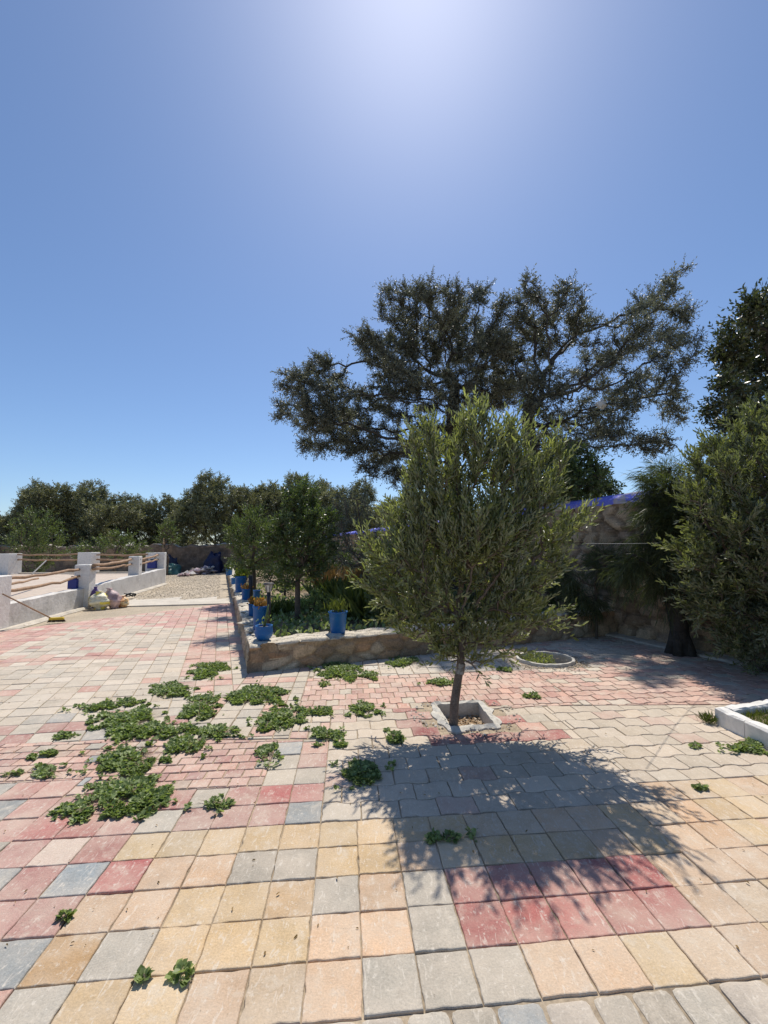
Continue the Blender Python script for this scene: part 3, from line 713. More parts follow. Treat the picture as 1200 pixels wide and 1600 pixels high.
# ------------------------------------------------------------------ vegetation machinery
def rot_basis(d):
    d = d / np.linalg.norm(d, axis=1, keepdims=True)
    h = np.where(np.abs(d[:, 2:3]) < 0.9, np.array([[0, 0, 1.0]]), np.array([[1.0, 0, 0]]))
    a = np.cross(d, h); a /= np.linalg.norm(a, axis=1, keepdims=True)
    return d, a, np.cross(a, d)
def leaves_mesh(name, pos, dirs, L, W, mat_, parent, r_, mode='diamond', fold=0.25, rnd=None, updir=None):
    n = len(pos); d, a, b_ = rot_basis(dirs)
    ang = r_.uniform(0, 2 * np.pi, n)
    if updir is not None:      # keep the leaf faces roughly turned to the sky
        ang = r_.normal(0, updir, n)
    side = a * np.cos(ang)[:, None] + b_ * np.sin(ang)[:, None]; nor = np.cross(side, d)
    L = L[:, None]; W = W[:, None]
    if mode == 'diamond':
        V = np.stack([pos, pos + d * L * .45 + side * W / 2, pos + d * L, pos + d * L * .45 - side * W / 2], 1)
        q = (np.arange(n)[:, None] * 4 + np.array([0, 1, 2, 3])).ravel(); nf = n; per = 4
    elif mode == 'long':
        f = nor * W * fold
        tip = pos + d * L - nor * L * 0.10
        V = np.stack([pos, pos + d * L * .22 + side * W * .42 + f, pos + d * L * .68 + side * W * .42 + f, tip, pos + d * L * .68 - side * W * .42 + f, pos + d * L * .22 - side * W * .42 + f], 1)
        q = (np.arange(n)[:, None, None] * 6 + np.array([[0, 1, 2, 3], [0, 3, 4, 5]])[None]).ravel(); nf = n * 2; per = 4
    elif mode == 'round':
        f = nor * W * fold
        V = np.stack([pos, pos + d * L * .18 + side * W * .38 + f * .6, pos + d * L * .62 + side * W * .5 + f, pos + d * L, pos + d * L * .62 - side * W * .5 + f, pos + d * L * .18 - side * W * .38 + f * .6], 1)
        q = (np.arange(n)[:, None, None] * 6 + np.array([[0, 1, 2, 3], [0, 3, 4, 5]])[None]).ravel(); nf = n * 2; per = 4
    if rnd is None: rnd = r_.random(n)
    rn = np.repeat(rnd, nf // n)
    return mesh_np(name, V.reshape(-1, 3), q, np.arange(nf) * per, np.full(nf, per), mat_, parent, frnd=rn)
def grow(attr, trunk, step, di, dk, r_, iters=140, gnarl=0.25, grav=0.0):
    nodes = [np.array(p, float) for p in trunk]; par = [-1] + list(range(len(trunk) - 1))
    attr = attr.copy(); N = np.array(nodes)
    D = np.full(len(attr), 1e9); I = np.zeros(len(attr), int)
    def upd(lo):
        nonlocal D, I
        new = np.array(nodes[lo:])
        dd = np.linalg.norm(attr[:, None] - new[None], axis=2); k = dd.argmin(1); v = dd[np.arange(len(attr)), k]
        m = v < D; D = np.where(m, v, D); I = np.where(m, k + lo, I)
    upd(0)
    for it in range(iters):
        if len(attr) == 0: break
        act = D < di
        if not act.any():
            act = D < D.min() + step
        acc = {}
        for ai in np.nonzero(act)[0]:
            v = attr[ai] - nodes[I[ai]]; acc.setdefault(I[ai], []).append(v / (np.linalg.norm(v) + 1e-9))
        lo = len(nodes)
        for k, vs in acc.items():
            v = np.mean(vs, 0) + r_.normal(0, gnarl, 3); v[2] += grav
            v /= np.linalg.norm(v) + 1e-9
            nodes.append(nodes[k] + v * step * r_.uniform(.8, 1.15)); par.append(k)
        upd(lo)
        keep = D > dk; attr = attr[keep]; D = D[keep]; I = I[keep]
        if len(nodes) > 9000: break
    return np.array(nodes), np.array(par)
def tips_count(par):
    n = len(par); ch = np.zeros(n, int); c = np.zeros(n)
    for i in range(n - 1, 0, -1):
        if ch[i] == 0: c[i] = 1
        c[par[i]] += c[i]; ch[par[i]] += 1
    if ch[0] == 0: c[0] = 1
    return c, ch
def branch_mesh(name, nodes, par, rad, mat_, parent, sides=6, extra=None):
    n = len(nodes); d = np.zeros((n, 3)); d[1:] = nodes[1:] - nodes[par[1:]]; d[0] = d[1] if n > 1 else (0, 0, 1)
    big = {}
    V = []; q = []
    dn, a, b_ = rot_basis(d)
    # carry the frame along so tubes do not twist
    for i in range(1, n):
        p = par[i]; v = a[p] - dn[i] * a[p].dot(dn[i]); l = np.linalg.norm(v)
        if l > 1e-6: a[i] = v / l; b_[i] = np.cross(dn[i], a[i])
    t = np.linspace(0, 2 * np.pi, sides, endpoint=False); ct, st_ = np.cos(t), np.sin(t)
    r0 = np.minimum(rad[np.maximum(par, 0)], rad * 1.35 + 0.0)
    i = np.arange(1, n); p = par[1:]
    A = nodes[p][:, None] + (a[i][:, None] * ct[None, :, None] + b_[i][:, None] * st_[None, :, None]) * r0[i][:, None, None]
    B = nodes[i][:, None] + (a[i][:, None] * ct[None, :, None] + b_[i][:, None] * st_[None, :, None]) * rad[i][:, None, None]
    # thick limbs: share the parent's ring for a smooth joint
    V = np.concatenate([A, B], 1).reshape(-1, 3)
    k = np.arange(sides); k2 = (k + 1) % sides
    f = np.stack([k, k2, sides + k2, sides + k], 1)
    q = (np.arange(n - 1)[:, None, None] * 2 * sides + f[None]).reshape(-1)
    nf = (n - 1) * sides
    if extra is not None:
        ev, eq = extra; q = np.concatenate([q, eq + len(V)]); V = np.vstack([V, ev]); nf += len(eq) // 4
    return mesh_np(name, V, q, np.arange(nf) * 4, np.full(nf, 4), mat_, parent, smooth=True)
def stems(p0, p1, r):
    """thin three-sided twigs as arrays"""
    n = len(p0); d, a, b_ = rot_basis(p1 - p0)
    t = np.array([0, 2.094, 4.189]); o = a[:, None] * np.cos(t)[None, :, None] + b_[:, None] * np.sin(t)[None, :, None]
    A = p0[:, None] + o * r[:, None, None]; B = p1[:, None] + o * r[:, None, None] * .4
    V = np.concatenate([A, B], 1).reshape(-1, 3)
    f = np.array([[0, 1, 4, 3], [1, 2, 5, 4], [2, 0, 3, 5]])
    return V, (np.arange(n)[:, None, None] * 6 + f[None]).reshape(-1)
def blob_points(blobs, n, r_, shell=0.0):
    """blobs: (center3, radii3)"""
    vol = np.array([np.prod(b[1]) for b in blobs]) ** (2 / 3); pr = vol / vol.sum()
    k = r_.choice(len(blobs), n, p=pr)
    u = r_.normal(size=(n, 3)); u /= np.linalg.norm(u, axis=1, keepdims=True)
    rr = r_.random(n) ** (1 / 3.0); rr = shell + (1 - shell) * rr
    C = np.array([b[0] for b in blobs]); Rr = np.array([b[1] for b in blobs])
    return C[k] + u * rr[:, None] * Rr[k]
def tree(root, blobs, trunkpts, r_base, r_tip, step, nattr, leaf, seed, di=None, dk=None, gnarl=0.25, shoots=3, slen=(0.2, 0.35), nleaf=14, lsize=(0.05, 0.012), up=0.4, outw=0.5, droop=0.0, lmode='diamond', tipfrac=3, splay=0.7, bark=None, twigr=0.0018, shell=0.0, spread=0.55, sides=6, hang=0.0, pw=0.5, updir=None):
    r_ = np.random.default_rng(seed)
    attr = blob_points(blobs, nattr, r_, shell)
    nodes, par = grow(attr, trunkpts, step, di or step * 8, dk or step * 1.6, r_, gnarl=gnarl)
    c, ch = tips_count(par)
    rad = r_tip + (r_base - r_tip) * (c / c.max()) ** pw
    nt0 = len(trunkpts)
    # taper and flare the bare trunk
    for i in range(nt0): rad[i] = max(rad[i], r_base * (1.25 - 0.35 * i / max(1, nt0 - 1))) if i < nt0 - 1 else rad[i]
    cen = np.average([b_[0] for b_ in blobs], axis=0, weights=[np.prod(b_[1]) for b_ in blobs])
    sel = np.nonzero((c <= tipfrac) & (np.arange(len(nodes)) >= nt0))[0]
    sel = np.repeat(sel, shoots)
    base = nodes[sel] + (nodes[par[sel]] - nodes[sel]) * r_.random(len(sel))[:, None]
    bd = nodes[sel] - nodes[par[sel]]; bd /= np.linalg.norm(bd, axis=1, keepdims=True) + 1e-9
    out = base - cen; out /= np.linalg.norm(out, axis=1, keepdims=True) + 1e-9
    sdv = bd * 0.5 + out * outw + r_.normal(0, spread, (len(sel), 3)); sdv[:, 2] += up
    sdv /= np.linalg.norm(sdv, axis=1, keepdims=True)
    sl = r_.uniform(*slen, len(sel))
    tip = base + sdv * sl[:, None]; tip[:, 2] -= hang * sl
    ev, eq = stems(base, tip, np.full(len(sel), twigr))
    branch_mesh('trunk', nodes, par, rad, bark or M['bark'], root, sides, (ev, eq))
    # leaves along every shoot
    m = nleaf; tt = (np.arange(m) + 0.5) / m
    tpos = 0.12 + 0.9 * tt
    pos = (base[:, None] + (tip - base)[:, None] * tpos[None, :, None])
    s_d, s_a, s_b = rot_basis(tip - base)
    ph = (np.arange(m) * 2.4)[None] + r_.uniform(0, 6.28, (len(sel), 1)) + r_.normal(0, .4, (len(sel), m))
    sidev = s_a[:, None] * np.cos(ph)[..., None] + s_b[:, None] * np.sin(ph)[..., None]
    ld = s_d[:, None] * (1 - splay * .5) + sidev * splay * (1.0 - 0.5 * tpos[None, :, None]) + r_.normal(0, .15, (len(sel), m, 3))
    ld[..., 2] += up * .25 - droop
    keep = (r_.random((len(sel), m)) < 0.9).ravel()
    pos = pos.reshape(-1, 3)[keep]; ld = ld.reshape(-1, 3)[keep]
    LL = lsize[0] * r_.uniform(.7, 1.25, len(pos)); WW = lsize[1] * r_.uniform(.75, 1.25, len(pos))
    # each twig's leaves share a random tone, with further variation per leaf
    sh = np.clip(r_.normal(.45, .22, (len(sel), 1)) + r_.normal(0, .18, (len(sel), m)), 0, 1).ravel()[keep]
    leaves_mesh('crown', pos, ld, LL, WW, leaf, root, r_, lmode, rnd=sh, updir=updir)
    return nodes, par
def PB(px, py, Y, r, ry=None, dy=0.0):
    """blob whose outline in the picture is a circle of r photo pixels at depth Y"""
    c = P(px, py, Y + dy); rr = r / F * (Y + dy)
    return (np.array(c), np.array([rr, ry if ry else rr, rr]))

# ------------------------------------------------------------------ main young olive
TB = G(708, 1138, 0.0); Y0 = TB.y + 0.05
ot = thing('young_olive_tree', 'round leafy young olive tree in the square kerb in front', 'tree', (TB.x, Y0, -0.13), 'olive trees')
bl = [PB(742, 850, Y0, 70), PB(680, 850, Y0, 50), PB(805, 830, Y0, 48), PB(700, 745, Y0, 48), PB(782, 745, Y0, 46), PB(738, 690, Y0, 36), PB(665, 700, Y0, 28), PB(745, 665, Y0, 20), PB(800, 700, Y0, 30), PB(655, 760, Y0, 28),
      PB(840, 775, Y0, 30), PB(862, 712, Y0, 20), PB(875, 830, Y0, 22), PB(628, 830, Y0, 26, dy=.1), PB(598, 880, Y0, 20, dy=.1), PB(618, 930, Y0, 28, dy=.1), PB(690, 940, Y0, 48), PB(785, 925, Y0, 46), PB(740, 985, Y0, 38), PB(840, 915, Y0, 24), PB(655, 975, Y0, 24),
      PB(925, 835, Y0, 9), PB(572, 850, Y0, 8), PB(690, 1010, Y0, 20), PB(742, 1022, Y0, 26), PB(715, 1035, Y0, 14), PB(780, 1010, Y0, 20), PB(850, 975, Y0, 16), PB(645, 1000, Y0, 14), PB(590, 930, Y0, 16), PB(640, 880, Y0, 38), PB(860, 860, Y0, 32), PB(632, 960, Y0, 22), PB(650, 815, Y0, 34), PB(800, 960, Y0, 34), PB(690, 800, Y0, 45), PB(800, 790, Y0, 45), PB(745, 850, Y0, 50, dy=.22), PB(750, 840, Y0, 50, dy=-.2)]
tr = [(TB.x, Y0, -0.15), P(710, 1100, Y0), P(715, 1065, Y0), P(720, 1035, Y0), P(722, 1005, Y0), P(724, 975, Y0)]
tree(ot, bl, tr, 0.032, 0.003, 0.052, 2600, LM['olive'], 5, gnarl=.22, shoots=3, slen=(.10, .34), nleaf=11, lsize=(.060, .0165), up=.72, outw=.30, lmode='long', tipfrac=3, splay=.62, bark=M['bark_olive'], spread=.42, sides=8, pw=.42)
b = MB(); p1, p2 = P(718, 1052, Y0), P(721, 1036, Y0)
b.tube([p1, p1.lerp(p2, .5), p2], [.0385, .037, .036], 14, False); b.build('lime_wash', M['limewash'], ot, smooth=True)

# ------------------------------------------------------------------ right olive
TB2 = P(1205, 1046, 5.2)
o2 = thing('olive_tree', 'large olive tree cut by the right edge above the white block kerb', 'tree', (TB2.x, 5.2, -0.03), 'olive trees')
Y1 = 5.0
bl = [PB(1180, 880, Y1, 90), PB(1110, 860, Y1, 55), PB(1150, 770, Y1, 70), PB(1190, 710, Y1, 60), PB(1240, 760, Y1, 110), PB(1240, 900, Y1, 110), PB(1095, 800, Y1, 35), PB(1150, 960, Y1, 60), PB(1180, 1000, Y1, 45), PB(1110, 720, Y1, 40), PB(1250, 680, Y1, 80),
      PB(1200, 860, Y1, 80, dy=-.3), PB(1210, 840, Y1, 100, dy=.35), PB(1120, 930, Y1, 45)]
tr = [(TB2.x, 5.2, -0.03), P(1205, 1000, 5.15), P(1210, 960, 5.1), P(1212, 920, 5.05)]
tree(o2, bl, tr, 0.05, 0.0035, 0.08, 1900, LM['olive2'], 6, gnarl=.22, shoots=4, slen=(.15, .3), nleaf=14, lsize=(.066, .018), up=.55, outw=.4, lmode='long', tipfrac=2, splay=.62, bark=M['bark_olive'], spread=.45, pw=.42)

# ------------------------------------------------------------------ trees in the raised bed
tA = G(465, 970, SOILZ)
t3 = thing('bay_tree', 'dense dark green standard tree with slim bare trunk in the raised bed', 'tree', tA)
bl = [PB(470, 790, tA.y, 32), PB(468, 835, tA.y, 48), PB(485, 865, tA.y, 38), PB(440, 840, tA.y, 30), PB(500, 820, tA.y, 30), PB(472, 770, tA.y, 20), PB(455, 880, tA.y, 28)]
tree(t3, bl, [tA, P(465, 940, tA.y), P(465, 910, tA.y), P(466, 885, tA.y)], 0.045, 0.004, 0.10, 1100, LM['dark'], 8, shoots=7, slen=(.12, .28), nleaf=12, lsize=(.062, .026), up=.4, tipfrac=2, splay=.9, spread=.6)
tB = G(397, 928, SOILZ)
t4 = thing('olive_tree', 'grey green olive tree behind the pots on the raised bed corner', 'tree', tB, 'olive trees')
bl = [PB(392, 835, tB.y, 32), PB(378, 855, tB.y, 26), PB(410, 860, tB.y, 30), PB(398, 810, tB.y, 20), PB(425, 835, tB.y, 25), PB(370, 840, tB.y, 18), PB(395, 875, tB.y, 25)]
tree(t4, bl, [tB, P(397, 905, tB.y), P(396, 885, tB.y), P(395, 870, tB.y)], 0.05, 0.005, 0.15, 900, LM['bush'], 9, shoots=6, slen=(.2, .42), nleaf=12, lsize=(.085, .028), up=.5, tipfrac=2, splay=.7, spread=.5)
tC = G(585, 935, SOILZ)
t5 = thing('brown_tree', 'brownish twiggy small tree behind the blue bucket', 'tree', tC)
bl = [PB(550, 800, tC.y, 35), PB(540, 850, tC.y, 38), PB(575, 860, tC.y, 45), PB(610, 900, tC.y, 35), PB(525, 830, tC.y, 22)]
tree(t5, bl, [tC, P(580, 915, tC.y), P(570, 890, tC.y)], 0.05, 0.005, 0.15, 800, LM['argan'], 10, shoots=4, slen=(.15, .4), nleaf=10, lsize=(.07, .022), up=.3, tipfrac=2, splay=.8, spread=.7)

# ------------------------------------------------------------------ casuarina with drooping needles by the tall wall
tP = G(1065, 1022)
t6 = thing('casuarina_tree', 'thick dark trunk needle tree against the tall wall', 'tree', tP, 'feathery needle trees by the wall')
bl = [PB(1060, 800, tP.y, 45), PB(1045, 850, tP.y, 38), PB(1008, 850, tP.y, 26), PB(985, 880, tP.y, 18), PB(1030, 905, tP.y, 20), PB(1090, 850, tP.y, 50), PB(1050, 750, tP.y, 38), PB(1100, 780, tP.y, 50), PB(1120, 900, tP.y, 40)]
tree(t6, bl, [tP + Vector((0, 0, -.05)), P(1062, 985, tP.y), P(1052, 940, tP.y), P(1050, 900, tP.y), P(1056, 870, tP.y)], 0.10, 0.004, 0.13, 700, LM['needle'], 12, bark=M['bark_grey'], shoots=10, slen=(.2, .5), nleaf=30, lsize=(.17, .0085), up=-.25, outw=.4, hang=.35, droop=.25, tipfrac=2, splay=.55, spread=.6, gnarl=.2, sides=10)
b = MB()
for k in range(5):
    a = k * 1.3; p = tP + Vector((.10 * math.cos(a), .08 * math.sin(a), 0))
    b.tube([p + Vector((.05 * math.cos(a), .04 * math.sin(a), -.03)), p + Vector((-.0, 0, .18)), tP + Vector((.03 * math.cos(a) - .03, .03 * math.sin(a), .5))], [.07, .055, .03], 7)
b.build('root_flare', M['bark_grey'], t6, smooth=True)
tS = G(932, 998)
t7 = thing('casuarina_tree', 'slim sapling with drooping needles left of the thick dark trunk', 'tree', tS, 'feathery needle trees by the wall')
bl = [PB(935, 890, tS.y, 18), PB(905, 915, tS.y, 22), PB(955, 885, tS.y, 20), PB(930, 930, tS.y, 18), PB(890, 890, tS.y, 18), PB(940, 865, tS.y, 14)]
tree(t7, bl, [tS, P(932, 970, tS.y), P(931, 945, tS.y), P(932, 925, tS.y)], 0.018, 0.003, 0.10, 300, LM['needle'], 13, shoots=9, slen=(.15, .35), nleaf=26, lsize=(.15, .008), up=-.2, outw=.4, hang=.4, droop=.3, tipfrac=2, splay=.6, spread=.6, bark=M['bark'])

# ------------------------------------------------------------------ big argan trees behind the wall
def argan(name, label, Y, blobs, trunk, seed, r_base=0.28, nattr=1500, leaf='argan', shoots=4, nleaf=9, lsize=(.065, .026), group='argan trees beyond the wall', step=.22, slen=(.12, .36), gnarl=.32, spread=.85, gz=-0.03):
    base = P(trunk[0][0], trunk[0][1], Y); base.z = gz
    t = thing(name, label, 'tree', base, group)
    pts = [base] + [P(px, py, Y) for px, py in trunk[1:]]
    bls = []
    for i, (px, py, r) in enumerate(blobs):
        dy = (((i * 37) % 11) / 10 - .5) * 2.6
        c = P(px, py, Y); sc_ = (Y + dy) / Y
        bls.append(PB(px, py, Y, r, dy=dy))
    # insert in-between trunk points so limbs can leave low
    fine = [pts[0]]
    for a_, b_ in zip(pts[:-1], pts[1:]):
        k = max(1, int((b_ - a_).length / .5))
        for q in range(1, k + 1): fine.append(a_.lerp(b_, q / k) + Vector((rp.gauss(0, .03), rp.gauss(0, .03), 0)))
    tree(t, bls, fine, r_base, 0.004, step, nattr, LM[leaf], seed, gnarl=gnarl, shoots=shoots, slen=slen, nleaf=nleaf, lsize=lsize, up=.12, outw=.25, tipfrac=4, splay=.9, spread=spread, bark=M['bark_grey'], twigr=.0035, di=step * 9, dk=step * 1.35, sides=7, pw=.66)
    return t
T1 = [(458, 600, 30), (500, 585, 38), (445, 640, 22), (500, 640, 45), (480, 695, 22), (540, 665, 42), (575, 535, 34), (610, 560, 40), (600, 700, 40), (640, 480, 42), (650, 545, 52), (695, 470, 40), (745, 460, 26), (720, 530, 52), (770, 545, 38), (640, 630, 48), (590, 625, 40), (700, 610, 52), (575, 735, 22), (760, 610, 40), (605, 455, 20), (660, 700, 44), (782, 480, 22), (788, 540, 28), (785, 610, 32), (520, 620, 34), (555, 690, 34), (620, 740, 24), (500, 700, 18)]
argan('argan_tree', 'tall argan tree leaning left over the wall above the young olive', 11.8, T1, [(712, 880), (708, 760), (704, 700), (705, 640), (708, 600)], 31, .20, 3400, shoots=18, nleaf=11)
T2 = [(822, 445, 24), (815, 490, 36), (835, 540, 44), (888, 460, 30), (880, 520, 40), (800, 590, 36), (850, 610, 50), (925, 505, 22), (930, 580, 42), (965, 545, 28), (1010, 470, 26), (1045, 445, 20), (1068, 425, 12), (1060, 500, 32), (1000, 520, 32), (1080, 540, 28), (1030, 580, 40), (985, 625, 40), (910, 660, 46), (1050, 640, 26), (1030, 690, 26), (870, 690, 44), (960, 670, 34), (1000, 480, 18)]
argan('argan_tree', 'open branched argan tree over the wall with a white plastic bag in it', 10.6, T2, [(832, 900), (832, 760), (826, 700), (822, 660), (826, 630)], 32, .18, 2600, shoots=15, nleaf=10)
T3 = [(1182, 480, 34), (1150, 540, 40), (1195, 560, 45), (1130, 600, 28), (1175, 640, 48), (1112, 645, 26), (1220, 500, 50), (1240, 600, 70), (1150, 700, 40), (1200, 700, 60)]
argan('carob_tree', 'dense dark glossy tree over the wall at the far right', 8.6, T3, [(1230, 900), (1225, 760), (1215, 700)], 33, .2, 1700, leaf='carob', shoots=12, nleaf=10, lsize=(.085, .042), group=None, step=.2, slen=(.15, .4), gnarl=.3)
T4 = [(900, 740, 42), (860, 745, 40), (935, 755, 26), (960, 765, 18), (820, 760, 35), (880, 775, 35)]
argan('hedge_tree', 'low dark tree just over the blue topped wall under the open branched argan', 9.6, T4, [(890, 900), (888, 820), (885, 780)], 34, .12, 900, leaf='dark', shoots=8, nleaf=10, lsize=(.08, .036), group=None, step=.16, slen=(.12, .35))
# the plastic bag caught in the branches
pb = P(940, 632, 9.9)
b = MB(); b.lathe(pb, [(0.005, -.10), (.06, -.09), (.11, -.03), (.12, .03), (.08, .075), (.02, .10), (.004, .12)], 12, sx=1.15, sy=.7)
b.v = [tuple(np.array(v) + rng.normal(0, .012, 3)) for v in b.v]; b.f.append(tuple(range(12))[::-1]); b.c.append((1, 1, 1))
tag(b.build('plastic_bag', M['pillarwhite']), 'white plastic bag caught high in the branches of the right argan', 'plastic bag')

# ------------------------------------------------------------------ far row of argan trees
def copy_tree(src, loc, rz, s, label):
    r = src.copy(); col.objects.link(r); r.location = loc; r.rotation_euler = (0, 0, rz); r.scale = s
    r['label'] = label
    for ch in list(src.children):
        c = ch.copy(); col.objects.link(c); c.parent = r
    return r
def far_proto(seed, px, Yd, label, h=5.6, wd=3.6):
    base = G(px, 880); k = Yd / base.y; base = Vector((base.x * k, Yd, -0.03))
    t = thing('argan_tree', label, 'tree', base, 'row of argan trees behind the terrace')
    r_ = np.random.default_rng(seed); bls = []
    for k in range(22):
        a = r_.uniform(0, 6.28); rr = wd * (.15 + .75 * r_.random()); z = h * (.20 + .72 * r_.random() * (1.15 - .45 * rr / wd))
        s_ = r_.uniform(.6, 1.15); bls.append((np.array(base) + np.array([rr * math.cos(a), rr * math.sin(a), z]), np.array([s_ * 1.15, s_ * 1.15, s_])))
    tr = [base, base + Vector((.1, 0, .6)), base + Vector((-.05, .1, 1.2)), base + Vector((.1, .1, 1.7))]
    tree(t, bls, tr, .26, .008, .3, 2000, LM['argan_far'], seed, gnarl=.3, shoots=8, slen=(.25, .65), nleaf=10, lsize=(.15, .065), up=.15, outw=.3, tipfrac=4, splay=.9, spread=.8, bark=M['bark_grey'], twigr=.007, di=2.6, dk=.42, pw=.62)
    return t
A1 = far_proto(41, 45, 33, 'leftmost far argan tree with a sprig above its crown', 7.3, 3.8)
A1['category'] = 'tree'
A2 = far_proto(42, 340, 33, 'wide far argan tree behind the rubbish heap', 7.1, 4.6)
A3 = far_proto(43, 160, 33, 'rounded far argan tree behind the middle far pillar', 7.2, 4.0)
far = [(A3, -60, 33, 2.0, (1, 1, .9), 'far argan tree cut by the left edge of the picture'),
       (A1, 215, 35, 1.1, (1.1, 1.1, .90), 'far argan tree between the middle far pillar and the end pillar'),
       (A3, 268, 37, 4.0, (.8, .8, .95), 'thinner far argan tree above the white end pillar'),
       (A2, 100, 37, 2.6, (.9, .9, .88), 'far argan tree in the dip behind the round bush'),
       (A1, 420, 32, 3.0, (1.05, 1.05, .93), 'far argan tree left of the dark standard tree'),
       (A2, 500, 31, 4.4, (.95, .95, 1.0), 'far argan tree behind the dark standard tree'),
       (A3, 565, 29, 5.2, (.8, .8, .92), 'far brownish argan tree left of the young olive crown'),
       (A2, -150, 34, 5.0, (1, 1, 1), 'outermost far argan tree beyond the left edge'),
       (A1, 650, 34, .4, (1, 1, .85), 'far argan tree hidden behind the young olive crown')]
for src, px, Yd, rz, s_, lab in far:
    g = G(px, 880); k = Yd / g.y
    copy_tree(src, (g.x * k, Yd, -0.03), rz, s_, lab)
# two green bushes behind the terrace
def bush(name, label, px, pyb, Y, blobs, seed, leaf='bush', nattr=500, **kw):
    base = P(px, pyb, Y); base.z = kw.pop('gz', -0.03)
    t = thing(name, label, 'shrub', base, kw.pop('group', None))
    bls = [PB(x, y, Y, r) for x, y, r in blobs]
    a = dict(shoots=4, slen=(.2, .5), nleaf=10, lsize=(.12, .04), up=.5, tipfrac=2, splay=.8, spread=.5, step=.2, r_base=.06)
    a.update(kw); st = a.pop('step'); rb = a.pop('r_base')
    tree(t, bls, [base, base + Vector((0, 0, .12)), base + Vector((.02, 0, .25))], rb, .005, st, nattr, LM[leaf], seed, **a)
    return t
bush('green_bush', 'round grey green bush behind the leftmost far pillars', 58, 885, 21, [(58, 835, 36), (40, 850, 26), (80, 845, 24), (60, 815, 20), (55, 862, 34)], 51, group='bushes behind the terrace')
bush('green_bush', 'bright green bush behind the rails between the far pillars', 180, 885, 21, [(175, 855, 22), (200, 855, 22), (150, 860, 18), (180, 843, 14), (215, 862, 14), (120, 865, 16)], 52, group='bushes behind the terrace')
bush('olive_bush', 'pale green bush right of the thinner argan above the end pillar', 262, 870, 26, [(262, 828, 12), (255, 840, 10), (270, 842, 9)], 53, step=.18)

# ------------------------------------------------------------------ back wall with pole, blue tarp, rubbish
bw = thing('back_wall', 'dark stone wall far behind under the argan trees', 'wall', (-15, 29, 0))
rubble('wall_face', (-34, 29.2), (-2, 28.6), -0.03, 1.85, .35, .8, .4, 61, bw, [(.24, .17, .12), (.2, .15, .11), (.3, .21, .14)], (.12, .09, .07), topcol=(.45, .40, .34), res=.14, wob=.06, depth=.06)
pl = P(254, 885, 27.5); b = MB(); b.tube([(pl.x, pl.y, -.03), (pl.x + .03, pl.y, 1.2), (pl.x - .02, pl.y, 2.3)], [.07, .06, .05], 8)
tag(b.build('wooden_pole', M['wood'], smooth=True), 'thin upright wooden pole against the back wall above the end pillar', 'pole')
def cloth_heap(name, label, cat, c, rx, ry, h, color, seed, n=(26, 14), mat_=None, tall=False):
    b = MB(); r_ = np.random.default_rng(seed); nu, nv = n
    for j in range(nv + 1):
        t = j / nv * math.pi / 2
        for i in range(nu):
            a = 2 * math.pi * i / nu
            V_ = np.array([[math.cos(a) * 2, math.sin(a) * 2, t * 2]])
            k = 1 + .28 * vnoise(V_, 1.3, seed)[0] + .13 * vnoise(V_, 3.1, seed + 2)[0]
            fold = 1 + .06 * math.sin(a * 9 + t * 3)
            b.v.append((c[0] + rx * math.cos(a) * math.cos(t) ** .6 * k * fold, c[1] + ry * math.sin(a) * math.cos(t) ** .6 * k * fold, c[2] + h * math.sin(t) * k))
    for j in range(nv):
        for i in range(nu):
            b.f.append((j * nu + i, j * nu + (i + 1) % nu, (j + 1) * nu + (i + 1) % nu, (j + 1) * nu + i)); b.c.append(color)
    o = b.build(name, mat_ or M['bagattr'], smooth=True); tag(o, label, cat); return o
g = G(268, 897); cloth_heap('tarp_bundle', 'crumpled teal green tarp bundle beside the white end pillar', 'tarp', (g.x, g.y, -.03), .55, .5, .62, (.05, .15, .14), 71)
g = P(330, 880, 27.6); cloth_heap('blue_tarp', 'dark blue tarp heaped against the back wall', 'tarp', (g.x, 27.9, -.03), .6, .4, 1.2, (.006, .012, .06), 72)
g = P(262, 880, 27.4); cloth_heap('dark_sack', 'dark sack heap beside the teal tarp bundle', 'sack', (g.x, 27.6, -.03), .6, .35, 1.0, (.015, .02, .05), 73)
pts = []
for k in range(330):
    t_ = rp.random(); a = G(283, 900).lerp(G(350, 893), t_); hh = .15 + .75 * t_
    pts.append((a.x + rp.gauss(0, .15), a.y + rp.gauss(0, .4) + .3, max(-.02, rp.uniform(0, hh) * .8)))
tag(scatter_stones('rubble_heap', pts, lambda: rp.uniform(.05, .19), M['rubble'], [(.55, .5, .44), (.42, .35, .27), (.62, .58, .54), (.4, .3, .3), (.48, .36, .38), (.3, .22, .15), (.5, .42, .44)], flat=.7), 'heap of pale rubble and rubbish at the end of the dusty track', 'rubble heap', kind='stuff')

